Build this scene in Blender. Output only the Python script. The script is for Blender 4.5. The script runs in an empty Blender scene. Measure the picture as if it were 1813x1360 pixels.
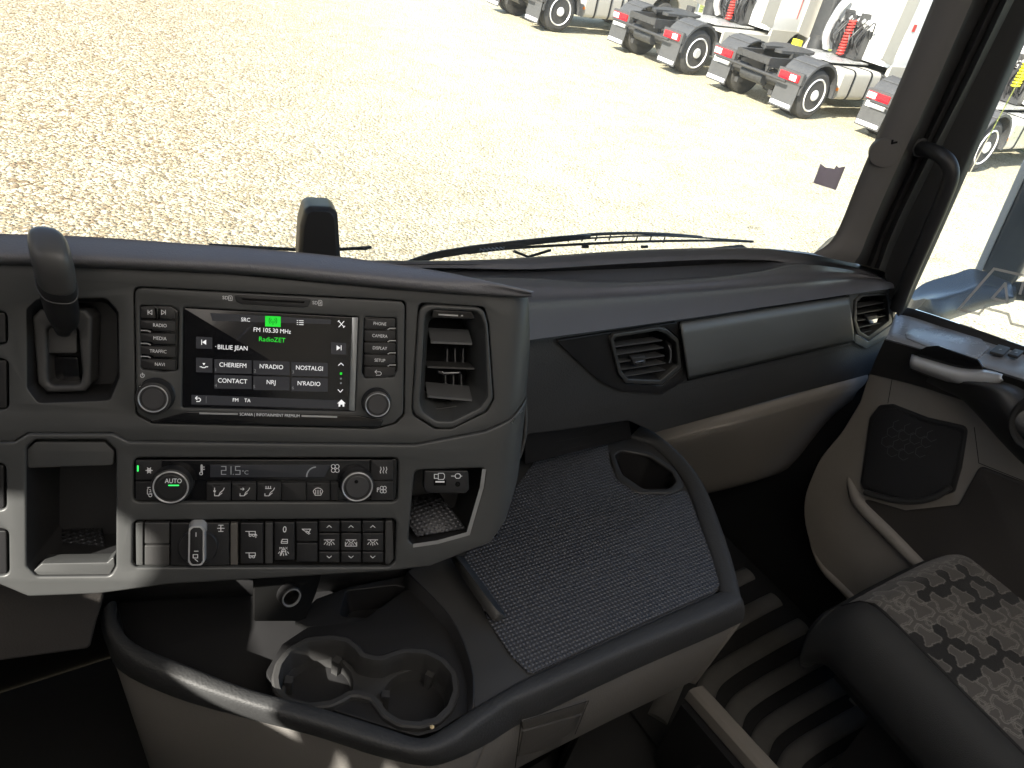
import bpy, bmesh, math, random
import numpy as np
from mathutils import Vector, Matrix
from math import sin, cos, pi, radians, sqrt, atan2
random.seed(4); rng = np.random.default_rng(7)
S = bpy.context.scene; C = S.collection
# ------------------------------------------------------------------ camera
H = 3.2                      # eye height above the gravel
FPX = 1330.0
_P, _R = radians(33.5), radians(12.4)
_up = np.array([cos(_P)*sin(_R), cos(_P)*cos(_R), sin(_P)])
_d = np.array([3050-906.5, 680-260, -FPX]); _x = _d-(_d@_up)*_up; _x /= np.linalg.norm(_x)
_f = np.cross(_up, _x); M = np.array([_x, _f, _up])          # camera -> cab axes (x right, y forward, z up)
cd = bpy.data.cameras.new('camera'); cam = bpy.data.objects.new('camera', cd); C.objects.link(cam)
cd.sensor_fit = 'HORIZONTAL'; cd.sensor_width = 36; cd.lens = 36*FPX/1813; cd.clip_start = .02; cd.clip_end = 2000
_m = Matrix([list(M[i]) for i in range(3)]).to_4x4(); _m.translation = (0, 0, H); cam.matrix_world = _m
S.camera = cam
# ------------------------------------------------------------------ light
SUN_EL, SUN_AL = radians(36), radians(17)        # sun stands to the left and a little behind
sv = Vector((-cos(SUN_EL)*cos(SUN_AL), -cos(SUN_EL)*sin(SUN_AL), sin(SUN_EL)))
W = bpy.data.worlds.new('World'); S.world = W; W.use_nodes = True
nt = W.node_tree; bg = nt.nodes['Background']; sk = nt.nodes.new('ShaderNodeTexSky'); sk.sky_type = 'NISHITA'
sk.sun_disc = False; sk.sun_elevation = SUN_EL; sk.sun_rotation = atan2(sv.x, sv.y)
sk.air_density = 1.0; sk.dust_density = 1.2
nt.links.new(sk.outputs[0], bg.inputs[0]); bg.inputs[1].default_value = .15
sl = bpy.data.lights.new('sun', 'SUN'); sl.energy = 5.0; sl.angle = radians(.5); sl.color = (1, .94, .84)
so = bpy.data.objects.new('sun', sl); C.objects.link(so); so.rotation_euler = sv.to_track_quat('Z', 'Y').to_euler(); so.location = (-8, -4, 12)
vs = S.view_settings; vs.view_transform = 'Standard'; vs.look = 'None'; vs.gamma = 1; vs.exposure = 1.58
S.cycles.max_bounces = 8; S.cycles.transparent_max_bounces = 12; S.cycles.use_denoising = True
S.cycles.sample_clamp_indirect = 6; S.cycles.caustics_reflective = False; S.cycles.caustics_refractive = False

# ------------------------------------------------------------------ materials
MT = {}
def mat(name, col, rough=.5, metal=0, bump=None, spec=.5, emit=None, var=.0, coat=0, vari=None):
    m = bpy.data.materials.new(name); m.use_nodes = True; t = m.node_tree; b = t.nodes['Principled BSDF']
    b.inputs['Base Color'].default_value = (*col, 1); b.inputs['Roughness'].default_value = rough
    b.inputs['Metallic'].default_value = metal; b.inputs['Specular IOR Level'].default_value = spec
    b.inputs['Coat Weight'].default_value = coat
    if emit: b.inputs['Emission Color'].default_value = (*emit[0], 1); b.inputs['Emission Strength'].default_value = emit[1]
    tc = t.nodes.new('ShaderNodeTexCoord')
    if bump:
        kind, sc, st = bump[:3]
        bn = t.nodes.new('ShaderNodeBump'); bn.inputs['Strength'].default_value = st; bn.inputs['Distance'].default_value = bump[3] if len(bump) > 3 else .001
        if kind == 'leather':
            v = t.nodes.new('ShaderNodeTexVoronoi'); v.inputs['Scale'].default_value = sc; v.feature = 'SMOOTH_F1'; v.inputs['Smoothness'].default_value = .6
            t.links.new(tc.outputs['Object'], v.inputs['Vector']); t.links.new(v.outputs['Distance'], bn.inputs['Height'])
        elif kind == 'noise':
            v = t.nodes.new('ShaderNodeTexNoise'); v.inputs['Scale'].default_value = sc; v.inputs['Detail'].default_value = 3
            t.links.new(tc.outputs['Object'], v.inputs['Vector']); t.links.new(v.outputs['Fac'], bn.inputs['Height'])
        elif kind == 'dots':
            sp = t.nodes.new('ShaderNodeSeparateXYZ'); t.links.new(tc.outputs['Object'], sp.inputs[0])
            def mm(op, a, bb):
                n = t.nodes.new('ShaderNodeMath'); n.operation = op
                for i, q in enumerate((a, bb)):
                    if q is None: continue
                    if hasattr(q, 'is_output'): t.links.new(q, n.inputs[i])
                    else: n.inputs[i].default_value = q
                return n.outputs[0]
            kx, ky = sc
            xx = mm('MULTIPLY', sp.outputs[0], kx); yy = mm('MULTIPLY', sp.outputs[bump[4] if len(bump) > 4 else 1], ky)
            a = mm('SINE', mm('ADD', xx, yy), None); c = mm('SINE', mm('SUBTRACT', xx, yy), None)
            hh = mm('MAXIMUM', mm('MULTIPLY', a, c), 0.0); hh = mm('POWER', hh, .6); t.links.new(hh, bn.inputs['Height'])
            rr = mm('MULTIPLY_ADD', hh, -.25); t.nodes[-1].inputs[2].default_value = rough+.15; t.links.new(rr, b.inputs['Roughness'])
            cx_ = t.nodes.new('ShaderNodeMix'); cx_.data_type = 'RGBA'; t.links.new(hh, cx_.inputs[0]); cx_.inputs[6].default_value = (*[q*.55 for q in col], 1); cx_.inputs[7].default_value = (*[q*1.7 for q in col], 1); t.links.new(cx_.outputs[2], b.inputs['Base Color']); var = 0
        t.links.new(bn.outputs[0], b.inputs['Normal'])
    if var:
        n = t.nodes.new('ShaderNodeTexNoise'); n.inputs['Scale'].default_value = 9; n.inputs['Detail'].default_value = 6; n.inputs['Roughness'].default_value = .7
        t.links.new(tc.outputs['Object'], n.inputs['Vector'])
        r = t.nodes.new('ShaderNodeMapRange'); r.inputs[1].default_value = .3; r.inputs[2].default_value = .7
        r.inputs[3].default_value = 1-var; r.inputs[4].default_value = 1+var; t.links.new(n.outputs['Fac'], r.inputs[0])
        mx = t.nodes.new('ShaderNodeVectorMath'); mx.operation = 'SCALE'; mx.inputs[0].default_value = col
        t.links.new(r.outputs[0], mx.inputs['Scale']); t.links.new(mx.outputs[0], b.inputs['Base Color'])
        if not (bump and bump[0] == 'dots'):
            r2 = t.nodes.new('ShaderNodeMapRange'); r2.inputs[1].default_value = .3; r2.inputs[2].default_value = .7
            r2.inputs[3].default_value = rough-.06; r2.inputs[4].default_value = rough+.06; t.links.new(n.outputs['Fac'], r2.inputs[0]); t.links.new(r2.outputs[0], b.inputs['Roughness'])
    MT[name] = m; return m
mat('soft_pad', (.135, .135, .146), .48, bump=('leather', 700, .35, .0006), var=.08, spec=.6)
mat('leather', (.044, .045, .046), .6, bump=('leather', 420, .5, .0008), var=.08)
mat('plastic', (.042, .042, .042), .5, bump=('noise', 2200, .15, .0003), var=.06)
mat('plastic_dark', (.019, .019, .02), .45, bump=('noise', 2200, .1, .0003), var=.05)
mat('gloss_black', (.008, .008, .009), .14, var=.1)
mat('button', (.016, .016, .017), .42, bump=('noise', 2500, .1, .0002))
mat('button_lit', (.05, .05, .052), .4)
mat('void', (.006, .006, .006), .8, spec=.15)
mat('panel', (.054, .056, .056), .42, bump=('noise', 1800, .12, .0003), var=.05)
mat('grey_trim', (.10, .094, .086), .6, bump=('leather', 500, .35, .0006), var=.07)
mat('beige', (.25, .232, .21), .55, bump=('leather', 520, .3, .0005), var=.06)
mat('pillar_trim', (.13, .124, .118), .65, bump=('noise', 1400, .3, .0004), var=.05)
mat('rubber', (.012, .012, .012), .7, var=.1)
mat('chrome', (.75, .76, .78), .18, 1)
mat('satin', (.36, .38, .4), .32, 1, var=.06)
mat('ring', (.45, .455, .46), .3, .3)
mat('edge_highlight', (.24, .245, .245), .4)
mat('white_print', (.55, .56, .57), .6, emit=((1, 1, 1), .06))
mat('dim_print', (.7, .7, .71), .6, emit=((1, 1, 1), .03))
mat('grip_grey', (.07, .07, .07), .42, bump=('noise', 2200, .1, .0003))
mat('slat_grey', (.09, .093, .096), .45)
mat('silver', (.6, .61, .62), .3, .35)
mat('screen', (.008, .008, .010), .16, coat=.3, var=.4)
mat('scr_white', (.4, .4, .4), .4, emit=((1, 1, 1), .26))
mat('scr_green', (.0, .2, .0), .4, emit=((.02, .9, .05), .26))
mat('scr_tile', (.014, .014, .016), .25, emit=((1, 1, 1.1), .007))
mat('scr_dim', (.05, .05, .05), .3, emit=((1, 1, 1), .05))
mat('led_green', (.0, .3, .03), .4, emit=((.05, 1, .15), .5))
mat('lcd', (.02, .02, .022), .25, emit=((.8, .85, 1), .003))
mat('lcd_digit', (.2, .2, .2), .4, emit=((.9, .95, 1), .035))
mat('mat_dots', (.085, .088, .098), .32, bump=('dots', (600, 560), 1.0, .0016), var=.06)
mat('mat_dots_front', (.03, .03, .03), .45, bump=('dots', (650, 650), .9, .0016, 2))
mat('floor_rubber', (.11, .107, .1), .55, bump=('noise', 500, .3, .001), var=.2)
mat('speaker', (.018, .018, .019), .5, bump=('dots', (1500, 1500), .8, .001, 2))
mat('sticker', (.6, .54, .66), .6, var=.1)
mat('decal', (.30, .30, .28), .6)
mat('mirror_shell', (.05, .06, .07), .35, var=.05)
mat('mirror_rim', (.45, .47, .47), .5)
mat('foam', (.034, .035, .035), .8, bump=('noise', 900, .6, .001))
mat('headliner', (.5, .48, .45), .9)
mat('tray_grey', (.13, .135, .15), .4, bump=('noise', 1800, .12, .0003), var=.06)
mat('ledge', (.32, .34, .37), .26, bump=('noise', 1800, .12, .0003), var=.05)
mat('knee_trim', (.045, .041, .038), .6, bump=('leather', 500, .35, .0006), var=.07)
mat('lid_grey', (.135, .143, .143), .45, bump=('noise', 1800, .12, .0003), var=.05)
mat('crumb', (.7, .55, .3), .8)
# truck paints
mat('paint_white', (.78, .78, .76), .35, coat=.3, var=.03)
mat('paint_cream', (.42, .40, .35), .4, coat=.2, var=.04)
mat('chassis', (.035, .034, .033), .6, var=.2)
mat('fender', (.06, .06, .06), .6, var=.15)
mat('tyre', (.045, .043, .04), .85, bump=('noise', 60, .4, .01), var=.15)
mat('rim', (.78, .78, .78), .3, .35)
mat('alu', (.7, .7, .68), .3, .6, var=.08)
mat('lamp_red', (.75, .01, .02), .25, coat=.4)
mat('lamp_white', (.85, .85, .85), .25)
mat('lamp_orange', (.9, .25, .02), .3)
mat('refl_strip', (.75, .75, .75), .5)
mat('coil_red', (.5, .05, .04), .5)
mat('coil_yellow', (.75, .7, .03), .4)
mat('window_dark', (.02, .04, .03), .08)
mat('hoses', (.03, .03, .03), .5, var=.3)

def glass(name, tint=(.97, .98, .97)):
    m = bpy.data.materials.new(name); m.use_nodes = True; t = m.node_tree; t.nodes.remove(t.nodes['Principled BSDF'])
    o = t.nodes['Material Output']; tr = t.nodes.new('ShaderNodeBsdfTransparent'); tr.inputs[0].default_value = (*tint, 1)
    gl = t.nodes.new('ShaderNodeBsdfGlossy'); gl.inputs['Roughness'].default_value = .01
    lw = t.nodes.new('ShaderNodeFresnel'); lw.inputs[0].default_value = 1.3
    mx = t.nodes.new('ShaderNodeMixShader'); t.links.new(lw.outputs[0], mx.inputs[0]); t.links.new(tr.outputs[0], mx.inputs[1]); t.links.new(gl.outputs[0], mx.inputs[2])
    df = t.nodes.new('ShaderNodeBsdfTranslucent'); df.inputs[0].default_value = (.8, .8, .78, 1); nz = t.nodes.new('ShaderNodeTexNoise'); nz.inputs['Scale'].default_value = 6; nz.inputs['Detail'].default_value = 8; tc = t.nodes.new('ShaderNodeTexCoord'); t.links.new(tc.outputs['Object'], nz.inputs[0])
    ma = t.nodes.new('ShaderNodeMapRange'); ma.inputs[1].default_value = .35; ma.inputs[2].default_value = .8; ma.inputs[3].default_value = .008; ma.inputs[4].default_value = .045; t.links.new(nz.outputs[0], ma.inputs[0])
    m3 = t.nodes.new('ShaderNodeMixShader'); t.links.new(ma.outputs[0], m3.inputs[0]); t.links.new(mx.outputs[0], m3.inputs[1]); t.links.new(df.outputs[0], m3.inputs[2])
    t.links.new(m3.outputs[0], o.inputs[0]); MT[name] = m
glass('glass')
def fill_diffuser():  # translucent material of the added roof panel
    m = bpy.data.materials.new('fill_diffuser'); m.use_nodes = True; t = m.node_tree; t.nodes.remove(t.nodes['Principled BSDF']); tr = t.nodes.new('ShaderNodeBsdfTranslucent'); tr.inputs[0].default_value = (.66, .59, .5, 1)
    t.links.new(tr.outputs[0], t.nodes['Material Output'].inputs[0]); MT['fill_diffuser'] = m
fill_diffuser()

m = bpy.data.materials.new('decal_film'); m.use_nodes = True; t = m.node_tree; b = t.nodes['Principled BSDF']; b.inputs['Base Color'].default_value = (.75, .74, .7, 1); b.inputs['Roughness'].default_value = .6; b.inputs['Alpha'].default_value = .75; MT['decal_film'] = m
# gravel and grass
def ground_mat(name, grass=False):
    m = bpy.data.materials.new(name); m.use_nodes = True; t = m.node_tree; b = t.nodes['Principled BSDF']; L = t.links.new
    tc = t.nodes.new('ShaderNodeTexCoord'); b.inputs['Roughness'].default_value = .9; b.inputs['Specular IOR Level'].default_value = .25
    if grass:
        n = t.nodes.new('ShaderNodeTexNoise'); n.inputs['Scale'].default_value = 3; n.inputs['Detail'].default_value = 10; L(tc.outputs['Object'], n.inputs[0])
        r = t.nodes.new('ShaderNodeValToRGB'); r.color_ramp.elements[0].color = (.10, .14, .02, 1); r.color_ramp.elements[1].color = (.36, .34, .08, 1)
        r.color_ramp.elements[0].position = .35; r.color_ramp.elements[1].position = .65
        L(n.outputs[0], r.inputs[0]); L(r.outputs[0], b.inputs[0]); MT[name] = m; return
    # warp a little so stones are not round cells
    wn = t.nodes.new('ShaderNodeTexNoise'); wn.inputs['Scale'].default_value = 22; L(tc.outputs['Object'], wn.inputs[0])
    wa = t.nodes.new('ShaderNodeVectorMath'); wa.operation = 'MULTIPLY_ADD'; wa.inputs[1].default_value = (.03, .03, .03); L(wn.outputs['Color'], wa.inputs[0]); L(tc.outputs['Object'], wa.inputs[2])
    mp = t.nodes.new('ShaderNodeMapping'); mp.inputs['Scale'].default_value = (1, 1.15, 1); mp.inputs['Rotation'].default_value = (0, 0, .5); L(wa.outputs[0], mp.inputs[0])
    v1 = t.nodes.new('ShaderNodeTexVoronoi'); v1.inputs['Scale'].default_value = 26; L(mp.outputs[0], v1.inputs[0])
    v2 = t.nodes.new('ShaderNodeTexVoronoi'); v2.inputs['Scale'].default_value = 60; L(mp.outputs[0], v2.inputs[0])
    s1 = t.nodes.new('ShaderNodeSeparateColor'); L(v1.outputs['Color'], s1.inputs[0])
    r = t.nodes.new('ShaderNodeValToRGB'); cr = r.color_ramp; cr.interpolation = 'LINEAR'
    cr.elements[0].position = 0; cr.elements[0].color = (.16, .10, .05, 1); cr.elements[1].position = 1; cr.elements[1].color = (.66, .57, .40, 1)
    for p, c in ((.15, (.25, .18, .105, 1)), (.4, (.37, .295, .185, 1)), (.7, (.48, .40, .265, 1))):
        e = cr.elements.new(p); e.color = c
    L(s1.outputs[0], r.inputs[0])
    # large patches: tan stones to the left, paler to the right with the glare painted in
    ln = t.nodes.new('ShaderNodeTexNoise'); ln.inputs['Scale'].default_value = .7; ln.inputs['Detail'].default_value = 5; L(tc.outputs['Object'], ln.inputs[0])
    sx = t.nodes.new('ShaderNodeSeparateXYZ'); L(tc.outputs['Object'], sx.inputs[0])
    mr = t.nodes.new('ShaderNodeMapRange'); mr.inputs[1].default_value = -1.2; mr.inputs[2].default_value = 4.2; mr.inputs[3].default_value = -.15; mr.inputs[4].default_value = .55; yy = t.nodes.new('ShaderNodeMath'); yy.operation = 'MULTIPLY_ADD'; L(sx.outputs[1], yy.inputs[0]); yy.inputs[1].default_value = -.26; L(sx.outputs[0], yy.inputs[2]); L(yy.outputs[0], mr.inputs[0])
    ad = t.nodes.new('ShaderNodeMath'); ad.operation = 'MULTIPLY_ADD'; L(ln.outputs[0], ad.inputs[0]); ad.inputs[1].default_value = .35; L(mr.outputs[0], ad.inputs[2])
    mx = t.nodes.new('ShaderNodeMix'); mx.data_type = 'RGBA'; L(ad.outputs[0], mx.inputs[0]); L(r.outputs[0], mx.inputs[6]); mx.inputs[7].default_value = (.60, .56, .40, 1)
    s2 = t.nodes.new('ShaderNodeSeparateColor'); L(v2.outputs['Color'], s2.inputs[0])
    pn = t.nodes.new('ShaderNodeTexNoise'); pn.inputs['Scale'].default_value = 1.7; pn.inputs['Detail'].default_value = 6; pn.inputs['Roughness'].default_value = .75; L(tc.outputs['Object'], pn.inputs[0])
    th = t.nodes.new('ShaderNodeMapRange'); th.inputs[1].default_value = .42; th.inputs[2].default_value = .72; th.inputs[3].default_value = .02; th.inputs[4].default_value = .42; L(pn.outputs[0], th.inputs[0])
    lt = t.nodes.new('ShaderNodeMath'); lt.operation = 'LESS_THAN'; L(s2.outputs[2], lt.inputs[0]); L(th.outputs[0], lt.inputs[1])
    m2 = t.nodes.new('ShaderNodeMix'); m2.data_type = 'RGBA'; L(lt.outputs[0], m2.inputs[0]); L(mx.outputs[2], m2.inputs[6]); m2.inputs[7].default_value = (.25, .20, .11, 1)
    L(m2.outputs[2], b.inputs[0])
    hs = t.nodes.new('ShaderNodeMath'); hs.operation = 'MULTIPLY_ADD'; L(v2.outputs['Distance'], hs.inputs[0]); hs.inputs[1].default_value = -.35
    h2 = t.nodes.new('ShaderNodeMath'); h2.operation = 'MULTIPLY'; L(v1.outputs['Distance'], h2.inputs[0]); h2.inputs[1].default_value = -1; L(h2.outputs[0], hs.inputs[2])
    h3 = t.nodes.new('ShaderNodeMath'); h3.operation = 'ADD'; L(hs.outputs[0], h3.inputs[0]); L(s1.outputs[1], h3.inputs[1])
    bn = t.nodes.new('ShaderNodeBump'); bn.inputs['Strength'].default_value = .8; bn.inputs['Distance'].default_value = .03; L(h3.outputs[0], bn.inputs['Height']); L(bn.outputs[0], b.inputs['Normal'])
    MT[name] = m
ground_mat('gravel'); ground_mat('grass', True)

# ------------------------------------------------------------------ helpers (all points relative to the eye; H lifts them to the world)
def V(p): return np.array(p, float)
def ray(u, v): return M@np.array([(u-906.5)/FPX, (680-v)/FPX, -1.0])
def onz(u, v, z): d = ray(u, v); return d*(z/d[2])
def ony(u, v, y): d = ray(u, v); return d*(y/d[1])
def onx(u, v, x): d = ray(u, v); return d*(x/d[0])
class Plane:
    def __init__(s, O, ex, ey):
        s.O = V(O); s.ex = V(ex)/np.linalg.norm(ex); ey = V(ey); ey = ey-(ey@s.ex)*s.ex; s.ey = ey/np.linalg.norm(ey); s.n = np.cross(s.ex, s.ey)
    def pt(s, u, v, h=0): d = ray(u, v); return d*(((s.O+h*s.n)@s.n)/(d@s.n))
    def loc(s, u, v, h=0): q = s.pt(u, v, h)-s.O; return (q@s.ex, q@s.ey)
    def w(s, x, y, h=0): return s.O+x*s.ex+y*s.ey+h*s.n
ABS = {}
def thing(name, label, cat, at, group=None):
    o = bpy.data.objects.new(name, None); C.objects.link(o); at = V(at); o.location = (at[0], at[1], at[2]+H); o.empty_display_size = .05
    o['label'] = label; o['category'] = cat
    if group: o['group'] = group
    ABS[o.name] = at; return o
def tag(o, label=None, cat=None, group=None, kind=None):
    for k, v in (('label', label), ('category', cat), ('group', group), ('kind', kind)):
        if v: o[k] = v
    return o
def mesh(name, verts, faces, m, parent=None, smooth=True, mats=None, idx=None, auto=35):
    verts = np.asarray(verts, float)
    if parent is not None: at = ABS[parent.name]
    else: at = V(((verts[:, 0].min()+verts[:, 0].max())/2, (verts[:, 1].min()+verts[:, 1].max())/2, verts[:, 2].min()))
    me = bpy.data.meshes.new(name); me.from_pydata([tuple(p) for p in (verts-at)], [], faces); me.validate()
    for q in ([m] if mats is None else mats): me.materials.append(MT[q])
    if idx is not None: me.polygons.foreach_set('material_index', idx)
    if smooth:
        me.polygons.foreach_set('use_smooth', [True]*len(me.polygons))
        if auto: me.set_sharp_from_angle(angle=radians(auto))
    o = bpy.data.objects.new(name, me); C.objects.link(o)
    if parent is not None: o.parent = parent; ABS[o.name] = at
    else: o.location = (at[0], at[1], at[2]+H); ABS[o.name] = at
    return o
def fillet(pts, r, n=5):
    out = []; N = len(pts); rs = r if isinstance(r, (list, tuple)) else [r]*N
    for i in range(N):
        p = V(pts[i]); a = V(pts[i-1]); b = V(pts[(i+1) % N]); da = a-p; db = b-p; la = np.linalg.norm(da); lb = np.linalg.norm(db)
        if rs[i] <= 0 or la < 1e-9 or lb < 1e-9: out.append(tuple(p)); continue
        da /= la; db /= lb; ang = math.acos(max(-1, min(1, da@db)))
        if ang > pi-.02: out.append(tuple(p)); continue
        d = min(rs[i]/math.tan(ang/2), la*.48, lb*.48); A = p+da*d; B = p+db*d
        for k in range(n+1):
            t = k/n; q = (1-t)**2*A+2*t*(1-t)*p+t*t*B; out.append(tuple(q))
    return out
def area(p): return sum(p[i-1][0]*p[i][1]-p[i][0]*p[i-1][1] for i in range(len(p)))/2
def curve_mesh(outer, holes, t, bev, res=2):
    cu = bpy.data.curves.new('c', 'CURVE'); cu.dimensions = '2D'; cu.fill_mode = 'BOTH'
    cu.extrude = max(0, t/2-bev); cu.bevel_depth = bev; cu.bevel_resolution = res; cu.offset = -bev
    for k, pl in enumerate([outer]+list(holes)):
        if (area(pl) > 0) != (k == 0): pl = pl[::-1]
        sp = cu.splines.new('POLY'); sp.points.add(len(pl)-1); sp.use_cyclic_u = True
        for q, p in zip(sp.points, pl): q.co = (p[0], p[1], 0, 1)
    o = bpy.data.objects.new('c', cu); C.objects.link(o); me = bpy.data.meshes.new_from_object(o.evaluated_get(bpy.context.evaluated_depsgraph_get()))
    bpy.data.objects.remove(o); bpy.data.curves.remove(cu); return me
def plate(name, pl, outer, h, t, m, parent=None, holes=(), r=.002, bev=.0008, hr=.002, px=True, warp=None, cuts=None, res=2):
    """a slab of thickness t lying in plane pl, its top face h above the plane; outline given where it is seen on that plane"""
    f = (lambda q: pl.loc(q[0], q[1], h)) if px else (lambda q: q)
    oo = fillet([f(q) for q in outer], r); hh = [fillet([f(q) for q in hl], hr) for hl in holes]
    me = curve_mesh(oo, hh, t, min(bev, t*.49), res); bm = bmesh.new(); bm.from_mesh(me); bpy.data.meshes.remove(me)
    bmesh.ops.remove_doubles(bm, verts=bm.verts, dist=1e-6)
    if cuts:
        for x in cuts: bmesh.ops.bisect_plane(bm, geom=bm.verts[:]+bm.edges[:]+bm.faces[:], plane_co=(x, 0, 0), plane_no=(1, 0, 0))
    bm.verts.ensure_lookup_table()
    vs_ = []
    for v in bm.verts:
        z = v.co.z+h-t/2
        if warp: z += warp(v.co.x, v.co.y)
        vs_.append(pl.w(v.co.x, v.co.y, z))
    fs = [[v.index for v in f_.verts] for f_ in bm.faces]; bm.free()
    return mesh(name, vs_, fs, m, parent)
def rect(a, b, c, d): return [(a, b), (c, b), (c, d), (a, d)]
def cr(pts, n):
    """Catmull-Rom resample"""
    P = [V(p) for p in pts]; P = [2*P[0]-P[1]]+P+[2*P[-1]-P[-2]]; out = []
    for i in range(1, len(P)-2):
        for k in range(n):
            t = k/n; a, b, c, d = P[i-1:i+3]
            out.append(.5*((2*b)+(-a+c)*t+(2*a-5*b+4*c-d)*t*t+(-a+3*b-3*c+d)*t**3))
    out.append(P[-2]); return out
def sheet(name, lines, m, parent=None, nu=4, nv=0, thick=.004, close=False, cap=False, auto=40, flip=False):
    """surface through a list of equal length lines of 3-D points"""
    L = [cr(l, nu) for l in lines] if nu > 1 else [[V(p) for p in l] for l in lines]
    if nv > 1:
        cols = [cr([l[i] for l in L], nv) for i in range(len(L[0]))]; L = [[c[j] for c in cols] for j in range(len(cols[0]))]
    n = len(L[0]); vs_ = [p for l in L for p in l]; fs = []
    R = len(L)
    for j in range(R if close else R-1):
        k = (j+1) % R
        for i in range(n-1):
            q = [j*n+i, j*n+i+1, k*n+i+1, k*n+i]; fs.append(q[::-1] if flip else q)
    if close and cap: fs.append([j*n for j in range(R)]); fs.append([j*n+n-1 for j in range(R)][::-1])
    o = mesh(name, vs_, fs, m, parent, auto=auto)
    if not close and thick:
        md = o.modifiers.new('thickness', 'SOLIDIFY'); md.thickness = thick; md.offset = -1
    return o
def loft(name, rings, m, parent=None, cap0=True, cap1=True, auto=35):
    n = len(rings[0]); vs_ = [p for r in rings for p in r]; fs = []
    for j in range(len(rings)-1):
        for i in range(n): fs.append([j*n+i, j*n+(i+1) % n, (j+1)*n+(i+1) % n, (j+1)*n+i])
    if cap0: fs.append(list(range(n))[::-1])
    if cap1: fs.append([(len(rings)-1)*n+i for i in range(n)])
    return mesh(name, vs_, fs, m, parent, auto=auto)
def tube_data(pts, rad, seg=12, closed=False, flat=1.0):
    P = [V(p) for p in pts]; N = len(P); rr = rad if isinstance(rad, (list, tuple)) else [rad]*N
    up = V((.03, .05, 1)); rings = []; prev = None
    for i in range(N):
        t = P[min(i+1, N-1)]-P[max(i-1, 0)]; t /= np.linalg.norm(t)+1e-12
        if prev is None:
            a = np.cross(t, up)
            if np.linalg.norm(a) < .1: a = np.cross(t, V((1, 0, 0)))
        else: a = prev-(prev@t)*t
        a /= np.linalg.norm(a); prev = a; b = np.cross(t, a)
        rings.append([P[i]+rr[i]*(cos(2*pi*k/seg)*a+flat*sin(2*pi*k/seg)*b) for k in range(seg)])
    return rings
def tube(name, pts, rad, m, parent=None, seg=12, flat=1.0): return loft(name, tube_data(pts, rad, seg, flat=flat), m, parent)
def lathe(name, pl, c, prof, m, parent=None, seg=48, px=True, h0=0, cap=True):
    x, y = pl.loc(c[0], c[1], h0) if px else c
    rings = [[pl.w(x+r*cos(2*pi*k/seg), y+r*sin(2*pi*k/seg), h) for k in range(seg)] for r, h in prof]
    return loft(name, rings, m, parent, cap0=cap, cap1=cap, auto=30)
def box_data(a, b):
    a, b = V(a), V(b); vs_ = [(x, y, z) for x in (a[0], b[0]) for y in (a[1], b[1]) for z in (a[2], b[2])]
    return vs_, [[0, 1, 3, 2], [4, 6, 7, 5], [0, 4, 5, 1], [2, 3, 7, 6], [0, 2, 6, 4], [1, 5, 7, 3]]
class MB:
    def __init__(s): s.v = []; s.f = []
    def add(s, vs_, fs): n = len(s.v); s.v += [tuple(p) for p in vs_]; s.f += [[i+n for i in q] for q in fs]; return s
    def box(s, a, b): return s.add(*box_data(a, b))
    def rings(s, rings, cap=True):
        n = len(rings[0]); vs_ = [p for r in rings for p in r]; fs = []
        for j in range(len(rings)-1):
            for i in range(n): fs.append([j*n+i, j*n+(i+1) % n, (j+1)*n+(i+1) % n, (j+1)*n+i])
        if cap: fs.append(list(range(n))[::-1]); fs.append([(len(rings)-1)*n+i for i in range(n)])
        return s.add(vs_, fs)
    def tube(s, pts, r, seg=10): return s.rings(tube_data(pts, r, seg))
    def build(s, name, m, parent=None, **k): return mesh(name, s.v, s.f, m, parent, **k)
def strokes_data(pl, lines, w, h, px=True):
    vs_, fs = [], []
    for ln in lines:
        P = [V(pl.loc(*q, h)) if px else V(q) for q in ln]
        for a, b in zip(P[:-1], P[1:]):
            d = b-a; l = np.linalg.norm(d)
            if l < 1e-9: continue
            d /= l; n = V((-d[1], d[0]))*w/2; e = d*w*.35; k = len(vs_)
            for q in (a-e+n, b+e+n, b+e-n, a-e-n): vs_.append(pl.w(q[0], q[1], h))
            fs.append([k, k+3, k+2, k+1])
    return vs_, fs
def text_data(pl, u, v, s, size, h, align='CENTER', px=True, sx=1.0, bold=0):
    cu = bpy.data.curves.new('t', 'FONT'); cu.body = s; cu.size = size; cu.align_x = align; cu.align_y = 'CENTER'; cu.offset = bold; cu.resolution_u = 3
    o = bpy.data.objects.new('t', cu); C.objects.link(o); me = bpy.data.meshes.new_from_object(o.evaluated_get(bpy.context.evaluated_depsgraph_get()))
    x, y = pl.loc(u, v, h) if px else (u, v)
    vs_ = [pl.w(x+q.co.x*sx, y+q.co.y, h) for q in me.vertices]; fs = [list(p.vertices) for p in me.polygons]
    bpy.data.objects.remove(o); bpy.data.curves.remove(cu); bpy.data.meshes.remove(me); return vs_, fs
def arc(cx, cy, r, a0, a1, n=10, ry=None): return [(cx+r*cos(radians(a0+(a1-a0)*k/n)), cy+(ry or r)*sin(radians(a0+(a1-a0)*k/n))) for k in range(n+1)]

# ------------------------------------------------------------------ reference planes inside the cab
def dirp(u, v, s=1): return s*(M@np.array([u-906.5, 680-v, -FPX]))
PC = Plane(ray(478, 640)*.68, dirp(5500, 886), dirp(206, 7600, -1))      # centre console face
YD = .62
PD = Plane((0, YD, 0), (1, 0, 0), (0, 0, 1))                             # passenger dashboard face
XD = 1.30
PX = Plane((XD, 0, 0), (0, -1, 0), (0, 0, 1))                            # door inner face
ZS = -.74
PZ = Plane((0, 0, ZS), (1, 0, 0), (0, 1, 0))                             # shelf level
FLOOR = -1.30

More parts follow.
